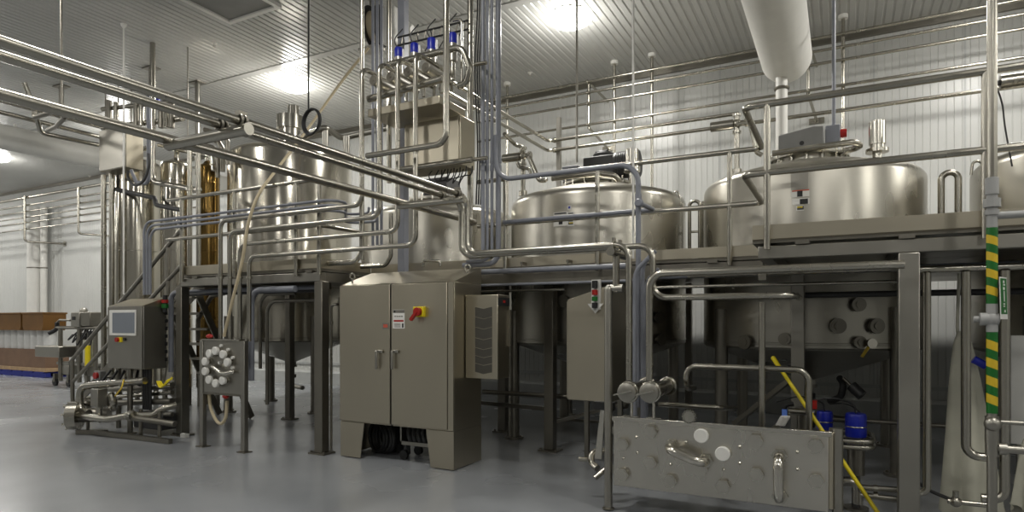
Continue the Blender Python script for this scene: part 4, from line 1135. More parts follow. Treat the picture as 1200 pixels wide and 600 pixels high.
def quad(p0, u0, u1, v0, v1, off, th):
    q = [p0+ex*u_+ez*v_+nrm*off for u_, v_ in ((u0,v0),(u1,v0),(u1,v1),(u0,v1))]
    return MB().prism(q, -nrm*th)
quad(a, 0, 1, 0, 1, 0, .003).build('board', WHITE, k)
quad(a, .08, .94, .03, .88, .001, .001).build('green_field', GREEN, k)
for v0, v1, u0, u1 in ((.08,.14,.42,.62),(.16,.2,.45,.7),(.24,.3,.4,.65),(.33,.58,.48,.6),(.62,.66,.4,.62),(.68,.71,.4,.6),(.78,.84,.5,.68)):
    quad(a, u0, u1, v0, v1, .002, .001).build('white_mark', WHITE, k)

# right hand vertical pipes under the platform
yy = 5.5
hz = zat(1130, 314, yy)
pipe('long horizontal pipe under the platform beam at the right', [(xat(1076, yy), yy, hz), (RX1, yy, hz)], .026)
for u, ve, ul, d, l in ((1086, 578, 1068, -1, 'first'), (1132, 534, 1166, 1, 'second'), (1177.5, 586, 1150, -1, 'third')):
    b0 = pY(u, ve, yy)
    pipe(l+' of three vertical pipes right of the square front post, elbowed near the floor', [(b0.x, yy, hz-.0275), b0, mv(b0, 'x', ul)], .031 if u > 1100 else .028, bend=.1, group='three vertical pipes at the right')
t = E('drain_valve', pY(1120, 582, 5.6), 'small tee valve with black cables on the floor under the cream cover', 'valve')
c = pY(1120, 588, 5.6); c.z = max(c.z, .06)
mb = MB().cyl(c-Vector((.05,0,0)), c+Vector((.2,0,0)), .02); mb.cyl(c, c+Vector((0,0,.08)), .02); mb.sphere(c, .04); mb.build('body', STEEL, t)
MB().tube(spline([c, c+Vector((-.15,.1,.04)), c+Vector((-.24,.05,.1)), c+Vector((-.3,.12,.02))]), .014, 0, 8, raw=True).build('cable', BLACK, t)

# cream cloth cover
def drape(name, label, xs, xe, Y_, zt_, z0, xt, seed):
    rnd = random.Random(seed)
    n, m_ = 48, 16; vs_ = []
    ph = [rnd.random()*6 for _ in range(6)]
    cxm, hw = (xs+xe)/2, (xe-xs)/2
    for i in range(m_+1):
        s = i/m_
        wv = .16+.84*s**.6
        for j in range(n):
            a = 2*PI*j/n
            fold = 1+.22*math.sin(5*a+ph[0]+s*1.2)*(.3+.7*s)+.06*math.sin(9*a+ph[1])*s
            x = (xt*(1-s)+cxm*s)+hw*wv*fold*math.cos(a)
            y = Y_+hw*.55*wv*fold*math.sin(a)
            z = zt_+(z0-zt_)*s+(.05*math.sin(2*a+ph[2]) if i == m_ else 0)
            vs_.append((x, y, z))
    fs = [(i*n+j, i*n+(j+1) % n, (i+1)*n+(j+1) % n, (i+1)*n+j) for i in range(m_) for j in range(n)]
    fs += [tuple(range(n))]
    o = MB().add(vs_, fs).build(name, CLOTH, None, label, 'cloth')
    return o
o = drape('cloth_cover', 'cream cloth cover hanging in folds between the right vertical pipes', xat(1104, 6.0), xat(1170, 6.0), 6.0, zat(1130, 388, 6.0), .1, xat(1127, 6.0), 3)
MB().tube(spline([pY(1124, 392, 6.0), pY(1122, 382, 6.0), (xat(1124, 6.0), 6.0, 1.98)]), .012, 0, 8, raw=True).build('tie_cord', CLOTH, o)
p = pY(1148, 421, 5.9); MB().cyl((p.x-.04, 5.9, p.z), (p.x+.04, 5.9, p.z-.05), .03).build('blue_grip', BLUE, o)
drape('cloth_cover', 'cream cloth bundle at the right edge below the white louvred panel', xat(1184, 5.9), xat(1225, 5.9), 5.9, .75, .2, xat(1205, 5.9), 8)
x0, x1 = xat(1183, 6.35), xat(1240, 6.35)
t = E('louvred_panel', ((x0+x1)/2, 6.3, .75), 'white louvred panel at the right edge behind the third vertical pipe', 'panel')
MB().box(x0, x1, 6.3, 6.34, zat(1183, 520, 6.3), zat(1183, 393, 6.3)).build('board', WHITE, t, bevel=.004)
for i in range(9): z = zat(1190, 400+i*8, 6.3); MB().box(x0+.1, x1-.02, 6.294, 6.3, z-.006, z).build('louvre', GREYST, t)
for x in (x0+.06, x1-.06): MB().box(x-.02, x+.02, 6.3, 6.34, 0, zat(1183, 520, 6.3)).build('leg', GREYST, t)

# ================================================================ UNDER-DECK HORIZONTAL PIPES
def under(label, u0, v0, u1, Y_, r, m_=STEEL, cat='pipe', nm='process_pipe', grp=None):
    p = pY(u0, v0, Y_); return pipe(label, [p, mv(p, 'x', u1)], r, m_, nm, cat, group=grp)
o = under('grey conduit running along just under the middle platform edge, left part', 560, 319, 738, 6.42, .03, CONDUIT, 'conduit', 'conduit')
for u in (610, 664): q = pY(u, 316, 6.42); MB().box(q.x-.015, q.x+.015, 6.44, 6.549, 2.26, 2.29).build('mount_clip', DULL, o); MB().cyl((q.x, 6.446, 2.19), (q.x, 6.446, 2.27), .008).build('clip_rod', DULL, o)
under('thin grey conduit below the thick one under the middle platform', 545, 335, 742, 6.47, .016, CONDUIT, 'conduit', 'conduit')
o = under('long flat steel pipe under the middle platform over the plain enclosure', 565, 341.5, 662, 6.62, .018)
MB().cyl((-3.2, 6.62, zat(600, 341.5, 6.62)), (-3.2, 6.62, 2.045), .01).build('pipe_hanger', DULL, o)
o = under('grey conduit running right under the right platform toward the square front post', 771, 324, 1230, 6.2, .028, CONDUIT, 'conduit', 'conduit')
o = under('clamped steel pipe under the right platform beam', 806, 322, 1052, 5.6, .03)
q = pY(894, 322, 5.6); z = q.z; MB().box(q.x-.03, q.x+.03, 5.55, 5.65, z-.045, z+.045).build('clamp', PIPEC, o); MB().cyl((q.x, 5.6, z), (q.x, 5.6, 2.09), .012).build('hanger_rod', DULL, o)
under('slender steel pipe lowest of the three under the right platform', 768, 337, 1052, 6.0, .014)
under('dark pipe along the rear under the platforms', 770, 349, 1230, 7.14, .03, DARK)
under('dark pipe high under the left platform', 222, 345, 372, 5.98, .025, DARK)
under('dark conduit along the floor frame between the tank legs', 566, 459, 700, 7.3, .03, DULL)
o = under('clamped pipe crossing low behind the square front post', 948, 489, 1130, 7.4, .022, DULL)
# ================================================================ VALVE MANIFOLD ABOVE THE CABINET
mY = 5.55
t = E('valve_manifold', (pY(490, 100, mY).x, mY+.2, 4.0), 'valve manifold of crossing pipes and actuators high above the big cabinet', 'manifold')
a, b_ = pY(432, 116.4, mY-.03), pY(519, 92, mY-.03)
MB().cyl(a, Vector((b_.x, mY-.03, a.z)) if False else b_, .04, n=20).build('lower_header', STEEL, t)
a = pY(455, 76, 5.75); b_ = pY(541, 54.5, 5.75)
MB().tube([a, b_, pY(551, 80, 5.78), pY(546, 98, 5.8), pY(537, 101, 5.8)], .036, .14).build('upper_header', STEEL, t)
for i, (u, v) in enumerate(((437.5, 94), (457.3, 90), (478, 84), (499, 79))):
    c = pY(u, v, 5.52)
    k = MB().cyl(c, c+Vector((0, .36, 0)), .058, n=24).build('actuator', GREYST, t)
    mb = MB().cyl(c-Vector((0,.006,0)), c, .05, n=24); mb.cyl(c-Vector((0,.012,0)), c, .014); mb.build('actuator_face', DULL, k)
    MB().cyl(c+Vector((0,.36,0)), c+Vector((0,.5,0)), .035).build('valve_body', STEEL, t)
    e = MF[i]; q = Vector((e[0], YV+.553, e[1]))
    MB().tube([q, q+Vector((.0,.025,0)), q+Vector((.08,.025,-.1)), q+Vector((.08,.02,-.25))], .019, .03).build('branch_pipe', STEEL, t)
    MB().cyl(c+Vector((.03,.25,-.2)), c+Vector((.03,.25,-.06)), .02).build('drain_pipe', STEELB, t)
for i, (u, v0, v1) in enumerate(((467.3, 56.5, 67.5), (485.8, 51.5, 62.5), (505.8, 45.3, 59), (530.5, 39.5, 51.5))):
    Y_ = 6.05; x = xat(u, Y_); z0, z1 = zat(u, v1, Y_), zat(u, v0, Y_)
    k = E('blue_valve', (x, Y_, z0-.35), ['leftmost and lowest', 'second from the left', 'third from the left', 'rightmost'][i]+' blue topped valve in the row on the high manifold', 'valve', 'blue topped valves on the manifold')
    MB().lathe([(.05, 0), (.052, .01), (.052, z1-z0-.015), (.046, z1-z0)], (x, Y_, z0), n=24).build('blue_cap', BLUE, k)
    MB().cyl((x, Y_, z0-.2), (x, Y_, z0), .05, n=20).build('body', GREYST, k)
    MB().cyl((x, Y_, z0-.42), (x, Y_, z0-.2), .03).build('stem', STEEL, k)
    MB().cyl((x+.07, Y_, z0-.12), (x+.07, Y_, z1-.03), .011, n=8).build('sensor', WHITE, k)
    MB().tube(spline([(x-.02, Y_, z1), (x-.06, Y_, z1+.12), (x+.02, Y_+.05, z1+.25)]), .008, 0, 6, raw=True).build('cable', BLACK, k)
a, b_ = pY(466, 44, 6.22), pY(549, 24, 6.22)
ct = E('cable_tray', (a+b_)/2, 'black cable ladder with looped leads running above the blue topped valves', 'cable tray')
d = b_-a
for off in (0, -.1): MB().cyl(a+Vector((0,0,off)), b_+Vector((0,0,off)), .012, n=8).build('cable', BLACK, ct)
for i in range(9):
    p = a+d*(i+.5)/9
    MB().cyl(p-Vector((0,0,.1)), p+Vector((.03,0,.02)), .008, n=6).build('rung', DULL, ct)
for i in range(5):
    p = a+d*(i+.4)/5
    MB().tube(spline([p, p+Vector((.03,-.02,-.12)), p+Vector((-.06,-.03,-.26))]), .007, 0, 6, raw=True).build('lead', BLACK, ct)
pipe('thin tube elbowed at the top, right end of the high manifold', [pY(541, 97, 5.95), pY(541, 22, 5.95), pY(531, 24, 5.95)], .016, bend=.05)
# drip tray and electrical box below the manifold
tx0, tx1, tz = xat(431, mY), xat(515, mY), 3.93
t = E('drip_tray', ((tx0+tx1)/2, mY, tz), 'shallow steel drip tray hung under the high manifold', 'tray')
MB().box(tx0, tx1, mY, mY+.52, tz, tz+.085).build('tray', SHEET, t, bevel=.006)
for x in (tx0+.08, tx1-.08): MB().cyl((x, mY+.26, tz+.08), (x, mY+.26, tz+.16), .016).build('hanger_rod', STEEL, t)
Yb = 5.9
bx0_, bx1_ = xat(474, Yb), xat(540, Yb)
t = E('junction_cabinet', ((bx0_+bx1_)/2, Yb, 3.1), 'plain steel box below the drip tray, fixed to the tall post', 'enclosure')
MB().box(bx0_, bx1_, Yb, 6.2, zat(510, 197, Yb), 3.9).build('housing', SHEET, t, bevel=.006)
MB().box(bx0_+.02, bx1_-.02, Yb-.012, Yb, zat(510, 195, Yb), 3.88).build('door', SHEET, t, bevel=.004)
z = zat(510, 193, Yb-.06)
MB().cyl((xat(465, Yb-.06), Yb-.06, z), (xat(553, Yb-.06), Yb-.06, z), .032).build('support_tube', STEEL, t)
for i in range(6):
    p = pY(508+i*7, 198, 6.0)
    MB().tube(spline([p, p+Vector((-.05, -.02, -.08-.02*i)), p+Vector((.0, 0, -.16+.015*i)), p+Vector((.1, 0, -.12+.01*i)), p+Vector((.12, 0, .02))]), .007, 0, 6, raw=True).build('cable', BLACK, t)
for i in range(3):
    xx = xat(558+i*1.6, 6.42); MB().tube(spline([(xx, 6.42+.02*i, ZT), (xx+.02, 6.42+.02*i, 5.4), (xx-.015, 6.42+.02*i, 4.6), (xx+.02, 6.42+.02*i, 3.7), (xx, 6.42+.02*i, 3.0)]), .009, 0, 6, raw=True).build('cable', BLACK, None, 'thin black cable running down beside the tall post, '+['nearest the post', 'middle of three', 'farthest from the post'][i], 'cable', 'black cables on the tall post')
for u0, u1, v, l in ((555.5, 569, 187, 'lower'), (556, 568, 75.5, 'upper')):
    MB().cyl(pY(u0, v, 5.98), pY(u1+2, v-2, 5.98), .022).build('strut', STEEL, None, l+' short steel strut between the tall post and the grey conduits', 'bracket', 'struts on the tall post')
t = E('cable_reel', pY(440, 30, 7.4), 'dark cable and hose reel with pale motor housing mounted near the ceiling', 'reel')
c = pY(434, 32, 7.4)
ax = Vector((.95, .3, 0)).normalized()
for s, r in ((-.0, .3), (.16, .3)): MB().cyl(c+ax*s, c+ax*(s+.02), r, n=36).build('flange', BLACK, t)
MB().cyl(c+ax*.02, c+ax*.16, .22, n=30).build('drum', HOSE, t)
p0, p1 = pY(452, 55, 7.4), pY(466, 8, 7.4)
MB().box(p0.x, p1.x, 7.3, 7.55, p0.z, p1.z).build('motor_housing', WHITE, t, bevel=.03)
q = pY(476, 32, 7.4); MB().lathe([(.09, 0), (.06, .1), (.05, .12)], q, (.9,0,-.4), n=18).build('horn', WHITE, t)
MB().box(c.x-.15, c.x+.2, 7.3, 7.5, c.z-.36, c.z-.32).build('bracket', GREYST, t)
MB().box(c.x+.02, c.x+.08, 7.36, 7.44, c.z+.3, ZT).build('hanger', GREYST, t)
hs = [pY(432, 56, 7.1), pY(400, 96, 7.0), pY(360, 152, 6.5), pY(324, 199, 5.7), pY(303, 228, 5.32), pY(291, 262, 5.22), pY(284, 305, 5.2), pY(273, 350, 5.2), pY(262.5, 394, 5.25)]
pipe('long tan hose slung from the ceiling reel down to the small flow panel', spline(hs), .019, HOSE, 'hose', 'hose', raw=True)
p = pY(361.5, 0, 6.0)
cc = pY(365, 143, 6.0)
t = E('hanging_cable', (p.x, 6.0, cc.z), 'black cable hanging from the ceiling with its end coiled in a loop', 'cable')
MB().cyl((p.x, 6.0, cc.z+.15), (p.x, 6.0, ZT), .011, n=8).build('cable', BLACK, t)
for k in range(3): MB().ring(cc+Vector((.004*k, .012*k-.012, .004*k)), (.1, 1, 0), .165-.005*k, .014, 36, 8).build('coil_turn', BLACK, t)
def rod(label, u, v0, v1, Y_, r, m_, name='ceiling_rod', cat='rod'):
    x = xat(u, Y_); z1 = zat(u, v1, Y_); z0 = ZT if v0 is None else zat(u, v0, Y_)
    o = MB().cyl((x, Y_, z1), (x, Y_, z0), r, n=12).build(name, m_, None, label, cat)
    if v0 is None: MB().lathe([(r*3.5, 0), (r*3, -.03), (r, -.07)], (x, Y_, ZT), n=16).build('ceiling_cap', WHITE, o)
rod('thin white rod dropping from a round ceiling mount past the wall box', 145, None, 345, 6.07, .014, WHITE)
rod('pale thin rod hanging down in front of the middle tank', 742, None, 303, 6.4, .012, DUCT)
rod('rod dropping from the large bright lamp to the agitator motor', 676, None, 190, 8.4, .017, GREYST)
rod('grey conduit dropping from the ceiling to the junction box on the right tank', 977, None, 146.5, 8.5, .022, CONDUIT, 'conduit', 'conduit')
for u, v, Y_, l in ((231.5, 205, 8.25, 'left of the silo row end cap tube'), (72, 128, 7.08, 'at the far left above the bare support tube'), (177.5, 160, 7.37, 'behind the overhead pipes over the wall box')):
    x = xat(u, Y_); o = MB().cyl((x, Y_, zat(u, v, Y_)), (x, Y_, ZT), .045 if u < 200 else .05, n=16).build('hanger_pipe', GREYST, None, 'pale hanger pipe from the ceiling '+l, 'pipe', 'ceiling hanger pipes at the left')
    MB().box(x-.14, x+.14, Y_-.1, Y_+.1, ZT-.02, ZT).build('ceiling_plate', DULL, o)

# ================================================================ LEFT: WALL BOX, PIPES
wy = 6.6
wx0, wx1 = xat(116, wy), xat(147, wy)
t = E('wall_box', ((wx0+wx1)/2, wy, 0), 'square steel box on thin legs in front of the widest silo at the left', 'enclosure')
z0, z1 = zat(131, 198.5, wy), zat(131, 150, wy)
MB().box(wx0, wx1, wy+.014, 6.92, z0, z1).build('housing', SHEET, t, bevel=.006)
MB().box(wx0+.006, wx1-.012, wy, wy+.014, z0+.01, z1-.01).build('door', GREYST, t, bevel=.004)
for u in (121.5, 131): MB().cyl((xat(u, wy+.2), wy+.2, 0), (xat(u, wy+.2), wy+.2, z0), .045).build('leg', STEEL, t)
pipe('dark looped cable hanging from the wall box to the vertical grey conduit', spline([pY(150, 201, 6.7), pY(150, 208, 6.6), pY(157, 217, 6.5), pY(168, 212, 6.45), pY(174, 196, 6.45), pY(174, 180, 6.45)]), .022, DARK, 'cable', 'cable', raw=True)
pipe('grey vertical conduit right of the wall box, hooking back below it', [(xat(174, 6.55), 6.55, 5.6), pY(174, 215, 6.55), pY(160, 214, 6.6), pY(154, 200, 6.7)], .03, CONDUIT, 'conduit', 'conduit')
pipe('vertical steel pipe right of the wall box elbowing to the right', [(xat(179, 6.72), 6.72, ZT), pY(179, 213, 6.72), pY(233, 223, 6.72)], .045, bend=.15)
pipe('dark stepped pipe below the wall box crossing the widest silo', [pY(131, 203, 6.93), pY(131, 221, 6.93), pY(182, 232, 6.93), pY(182, 240, 6.93), pY(212, 246, 6.93)], .04, DARK, bend=.08)
for u, v0, v1, Y_, l in ((222, 168, 335, 6.22, 'left of two slim vertical pipes in front of the amber-tinted silo'), (232.5, 160, 318, 6.22, 'right of two slim vertical pipes in front of the amber-tinted silo')):
    o = pipe(l, [pY(u, v0, Y_), pY(u, v1, Y_)], .034, group='slim vertical pipes before the amber silo')
    q = pY(u, 222, Y_); MB().cyl(q-Vector((0,0,.02)), q+Vector((0,0,.02)), .05).build('clamp', PIPEC, o)
for k, (v, l) in enumerate(((148, 'topmost'), (160, 'middle'), (168.5, 'lowest'))):
    X_ = -13.0+.26*k; p = mv((X_, 7, 0), 'y', 115)
    z = EYE+(HY-v)/F*zdepth(p)
    q = mv((X_, 6, z), 'y', (0, 0, 55)[k]-(40 if k < 2 else 0))
    pts = [(X_, q.y, z), (X_, 7.6, z)]
    if k == 2: pts = [(X_, q.y-.35, z+.75), (X_, q.y-.2, z+.35), (X_-.2, q.y, z)]+pts[1:]
    o = pipe(l+' of three pipes running back under the ceiling left of the wall box', pts, .04, bend=.12, group='three pipes left of the wall box')
    MB().cyl((X_, 7.3+.1*k, z), (X_, 7.3+.1*k, ZT), .012).build('hanger_rod', DULL, o)
p = pY(40, 138, 5.6)
o = pipe('hook shaped bracket tube below the bare support tube at the upper left', [pY(40, 131, 4.2), pY(40, 138, 4.2), pY(72, 128, 4.2), pY(75, 138, 4.3), pY(66, 148, 4.4), pY(55, 153, 4.5)], .028, DULL, 'bracket_tube', 'bracket', bend=.05)
q = pY(72, 128, 4.2); MB().cyl(q, (q.x, q.y, ZT), .012).build('hanger_rod', DULL, o)
# second small valve rack seen between the overhead pipes
rk = E('valve_rack', pY(185, 140, 7.0), 'row of small valves glimpsed between the overhead pipes above the silos', 'manifold')
for i, (u, v0, v1) in enumerate(((128, 118, 150), (136, 120, 150), (160, 122, 147), (166, 118, 147), (189, 124, 150), (195, 126, 150), (201, 122, 150))):
    MB().cyl(pY(u, v1, 7.0), pY(u, v0, 7.0), .05).build('valve_body', STEEL if i % 2 else DULL, rk)
MB().cyl(pY(183, 121, 7.0), pY(183, 115, 7.0), .065).build('blue_cap', BLUE, rk)
MB().cyl(pY(120, 150, 7.05), pY(214, 139, 7.05), .05).build('header', STEEL, rk)
MB().cyl(pY(120, 128, 7.05), pY(214, 118, 7.05), .04).build('header', DULL, rk)
for i, (v, l) in enumerate(((163, 'upper'), (170, 'lower'))):
    yt = 7.1+.12*i
    o = pipe(l+' of two bright tubes bent over the tops of the silos', [pY(186, v, yt), pY(220, v+8, yt), pY(248, v+13, yt), pY(250, v+30, yt)], .035, STEELB, bend=.15, group='bright tubes over the silos')
    q = pY(220, v+8, yt); MB().cyl(q, (q.x, q.y, ZT), .01).build('hanger_rod', DULL, o)
t = E('hooked_pipes', pY(255, 160, 7.3), 'hooked pipe cluster at the upper left shoulder of the tall tank', 'pipe')
for u, v in ((262, 158), (256, 166), (250, 173)):
    MB().tube([pY(u-22, v-6, 7.3), pY(u, v, 7.3), pY(u+5, v+8, 7.3), pY(u+5, v+35, 7.3)], .04, .1).build('hook_pipe', DULL, t)
# rail tubes in front of the tall tank and top handrail at its right
g = E('guard_rail', pY(400, 165, 7.2), 'short top handrail at the right shoulder of the tall tank behind the hanging coil', 'railing', 'platform guard rails')
MB().tube([pY(340, 166, 7.0), pY(381, 149, 7.0), pY(400, 162, 7.6), pY(455, 150, 7.6)], .045, .06).build('rail', GREYST, g)
for u, v0, v1 in ((381, 149, 172), (406, 160, 180)): MB().cyl(pY(u, v1, 7.05), pY(u, v0, 7.05), .05).build('rail_post', GREYST, g)

# ================================================================ STAIRS
sy0, sy1 = 6.35, 6.64
xb, xt_ = -12.55, -9.0
g = E('stair', (xb, sy0, 0), 'open steel stair with sloping twin rails climbing to the left platform', 'stair')
def sl(u0, v0, u1, v1, r): return MB().cyl(pY(u0, v0, sy0), pY(u1, v1, sy0), r)
sl(82, 425, 222, 258, .034).build('handrail', DULL, g)
sl(86, 447, 214, 310, .032).build('handrail', DULL, g)
p = pY(85, 422, sy0); MB().cyl((p.x, sy0, 0), p, .034).build('rail_post', DULL, g)
p = pY(197, 290, sy0); MB().cyl((p.x, sy0, 2.0), p, .03).build('rail_post', DULL, g)
for y in (sy0+.0, sy1-.0):
    MB().prism([(xb, y, 0), (xb+.25, y, 0), (xt_, y, 2.2), (xt_, y, 2.4)], (0, .02, 0)).build('stringer', DULL, g)
for i in range(10):
    z = .2+i*.2; x = xb+.3+(xt_-xb-.3)*(i+.3)/10.2
    MB().box(x-.13, x+.13, sy0+.022, sy1-.002, z, z+.03).build('tread', DULL, g)
g = E('ship_stair', (-9.1, 7.0, 0), 'dark steep stair with open treads seen under the left platform', 'stair')
ya, yb2 = 6.95, 6.2
a0, a1 = xat(222, 6.6), xat(259, 6.6)
for i in range(7):
    s = i/6; y = ya+(yb2-ya)*s; z = .5+1.45*s
    MB().box(a0, a1, y-.1, y+.1, z, z+.035).build('tread', DULL, g)
for x in (a0-.015, a1+.015):
    MB().bar((x, ya+.22, .02), (x, yb2, 2.0), .03, .1).build('stringer', DULL, g)
MB().tube([pY(232, 400, 6.5), pY(232, 374, 6.5), pY(248, 347, 6.5), pY(262, 344, 6.5)], .034, .1).build('handrail', DULL, g)

# pipes and conduits under and before the left platform
yq = 5.5
def dropc(label, u, vt, vb, Y_, r, m_, ur, nm='conduit', cat='conduit', grp=None):
    b0 = pY(u, vb, Y_); tp = mv(b0, 'z', vt)
    pipe(label, [b0, tp, mv(tp, 'x', ur), mv(tp, 'x', ur)+Vector((.02, .0, 0))], r, m_, nm, cat, bend=.18, group=grp)
dropc('grey conduit dropping beside the screen panel from under the left platform', 200.5, 343, 436, 5.72, .035, CONDUIT, 213)
dropc('thick grey conduit dropping right of the small flow panel', 294.5, 340, 446, 5.62, .04, CONDUIT, 345)
dropc('left of two slim dark pipes dropping under the left platform', 305, 345, 432, 6.1, .024, DULL, 345, 'process_pipe', 'pipe', 'slim pipes under the left platform')
dropc('right of two slim dark pipes dropping under the left platform', 313, 353, 474, 6.0, .024, DULL, 372, 'process_pipe', 'pipe', 'slim pipes under the left platform')
b0 = pY(388, 528, 5.85); tp = mv(b0, 'z', 357)
o = pipe('slim hooked pipe between the platform post and the big cabinet', [b0, tp, mv(tp, 'x', 396)], .018, STEEL, bend=.08)
q = mv(b0, 'z', 378); MB().cyl(q-Vector((0,0,.012)), q+Vector((0,0,.012)), .03).build('clamp', PIPEC, o)
under('grey conduit along the front underside of the left platform', 224, 341.5, 372, 5.85, .03, CONDUIT, 'conduit', 'conduit')
pipe('pipe turning from the left platform edge to the nested pipes over the cabinet', [pY(385, 309, 5.75), pY(417, 307, 5.75), pY(424, 295, 5.75), pY(424, 240, 5.75)], .03, bend=.1)
pipe('short pipe stub standing on the back of the cabinet roof, elbowed left', [pY(423, 312.7, 6.3), pY(452, 311, 6.3), pY(458, 300, 6.3), pY(458, 250, 6.3)], .028, bend=.1)
pipe('small inverted U handle on the cabinet roof', [pY(496, 312.5, 6.15), pY(496, 305, 6.15), pY(516, 306, 6.15), pY(516, 312, 6.15)], .016, bend=.04)

# ================================================================ PUMP SKID
ky = 5.15
t = E('pump_skid', pY(140, 495, ky), 'low pump skid of tangled pipes with a bolted round flange, under the screen panel', 'pump')
t.location.z = 0; WL[t.name] = Vector(t.location)
c = pY(86.5, 487, 5.0); c.z = max(c.z, .26)
axn = Vector((-.75, -.66, 0)).normalized()
MB().cyl(c+axn*.05, c-axn*.08, .2, n=32).build('pump_head', STEEL, t)
e1, e2 = frame_of(axn)
for i in range(8):
    a = 2*PI*i/8+.2; q = c+(e1*math.cos(a)+e2*math.sin(a))*.18
    MB().cyl(q+axn*.09, q-axn*.02, .018, n=8).build('flange_bolt', PIPEC, t)
MB().cyl(c-axn*.08, c-axn*.45, .1, n=24).build('pump_motor', DULL, t)
K = lambda u, v, Y_: pY(u, v, Y_)
MB().tube([K(104, 484, 5.05), K(93.5, 481, 5.05), K(93.5, 453, 5.05), K(170, 446, 5.3)], .05, .14).build('suction_pipe', STEEL, t)
MB().tube([K(93, 487, 5.0), K(125, 491.5, 5.0), K(150, 487, 5.1), K(181, 486.5, 5.25), K(191, 478, 5.3), K(206, 475, 5.45)], .046, .12).build('delivery_pipe', STEEL, t)
MB().cyl(K(150, 489, 5.08), K(205, 497, 5.25), .04).build('bypass_pipe', DULL, t)
MB().cyl(K(156, 487, 5.08), K(153, 485, 5.08), .06).build('clamp', PIPEC, t)
for i, (u0, v0, u1, v1, Y_, r, m_) in enumerate(((113, 457, 202, 453, 5.5, .035, DULL), (125, 466, 202, 460, 5.52, .03, STEEL), (138, 472, 202, 470, 5.5, .045, DULL), (186, 452, 202, 451, 5.5, .04, STEELB), (193, 486, 202, 486, 5.5, .03, DULL))):
    MB().cyl(K(u0, v0, Y_), K(u1, v1, Y_), r).build('line_pipe', m_, t)
p = K(114.5, 468, 5.05); MB().box(p.x-.09, p.x+.08, 5.0, 5.14, p.z-.1, p.z+.15).build('valve_actuator', GREYST, t, bevel=.01)
MB().cyl((p.x, 5.07, p.z-.3), (p.x, 5.07, p.z-.1), .04).build('valve_stem', STEEL, t)
p = K(131, 471, 5.2); MB().ring(p, (.3, 1, .1), .1, .045, 26, 10).build('volute', STEEL, t)
p = K(101, 471, 5.2); MB().ring(p, (.3, .4, 1), .09, .04, 26, 10).build('bend_pipe', STEEL, t)
for q in ((K(112, 503, 5.1), K(200, 503, 5.18)), (K(90, 500, 5.0), K(125, 505, 5.2))):
    q[0].z = .035; q[1].z = .035
    MB().bar(q[0], q[1], .06, .06).build('base_rail', DULL, t)
for u in (103, 165, 187):
    p = K(u, 480, 5.25); MB().cyl((p.x, 5.25, 0), (p.x, 5.25, .4), .025).build('leg', DULL, t)
p = K(175, 485, 5.5); MB().box(p.x-.3, p.x+.35, 5.45, 5.75, .08, .3).build('gear_box', DARK, t, bevel=.02)
MB().tube(spline([K(145, 445, 5.2), K(142, 455, 5.1), K(135, 464, 5.1)]), .01, 0, 6, raw=True).build('yellow_lead', YTAPE, t)
for i in range(3):
    pts = [K(184+i*2, 447, 5.45), K(188+i*2, 446-i+8, 5.4), K(196, 448-i, 5.4), K(202, 442+i, 5.45)]
    MB().tube(spline(pts), .012, 0, 6, raw=True).build('yellow_cable', YELLOW, t)
for i in range(5):
    a = K(130+i*8, 434, 5.5); b_ = K(120+i*12, 452, 5.6)
    MB().tube(spline([a, (a+b_)/2+Vector((.05,-.1,-.05)), b_]), .018, 0, 6, raw=True).build('cable', BLACK, t)
p = pY(113, 440, 5.72); k = E('motor_switch', (p.x, 5.72, p.z-.1), 'small grey switch box with red knob at the lower left of the screen panel', 'switch')
MB().box(p.x-.07, p.x+.09, 5.72, 5.82, p.z-.08, p.z+.07).build('housing', MIDG, k, bevel=.01)
MB().cyl((p.x+.02, 5.68, p.z), (p.x+.02, 5.72, p.z), .05).build('red_knob', RED, k)
MB().cyl((p.x, 5.77, 0), (p.x, 5.77, p.z-.08), .018).build('stand', DULL, k)

# ================================================================ FAR LEFT: PALLET GOODS AND CART
Yp = 9.6
def px(u): return xat(u, Yp)
def pz(u, v): return zat(u, v, Yp)
t = E('pallet', (px(30), Yp, 0), 'blue pallet on the floor at the far left under the cardboard crate', 'pallet')
x0, x1 = px(-30), px(54)
for y in (Yp, Yp+.3, Yp+.6): MB().box(x0, x1, y, y+.12, .02, .13).build('bearer', BLUEP, t)
for i in range(7): MB().box(x0+i*(x1-x0)/7, x0+(i+.82)*(x1-x0)/7, Yp-.02, Yp+.75, .13, .16).build('deck_board', BLUEP, t)
for i in range(7): MB().box(x0+i*(x1-x0)/7, x0+(i+.82)*(x1-x0)/7, Yp-.02, Yp+.75, 0, .02).build('base_board', BLUEP, t)
z1 = pz(30, 433)
MB().box(x0, x1-.03, Yp, Yp+.7, .161, z1+.07).build('timber_platform', WOOD, None, 'pale timber layer between the blue pallet and the cardboard crate', 'board', bevel=.01)
zc_ = pz(30, 409)
MB().box(x0, px(52), Yp+.02, Yp+.65, z1+.071, zc_).build('cardboard_crate', CARD, None, 'low wide cardboard crate on the pallet at the far left', 'box', bevel=.01)
zt_ = pz(30, 387)
n = 9
for i in range(n):
    u0 = -8+i*7.4
    if px(u0+7.6) > px(54): break
    MB().cyl((px(u0+3.6), Yp+.25, zc_+.001), (px(u0+3.6), Yp+.25, zt_), (px(u0+7.2)-px(u0))*.5, n=20).build('wrapped_roll', WRAP, None, ('white wrapped roll standing on the cardboard crate, %s from the picture edge' % ['cut off', 'first', 'second', 'third', 'fourth', 'fifth', 'sixth', 'seventh', 'eighth'][i]), 'roll', 'white wrapped rolls')
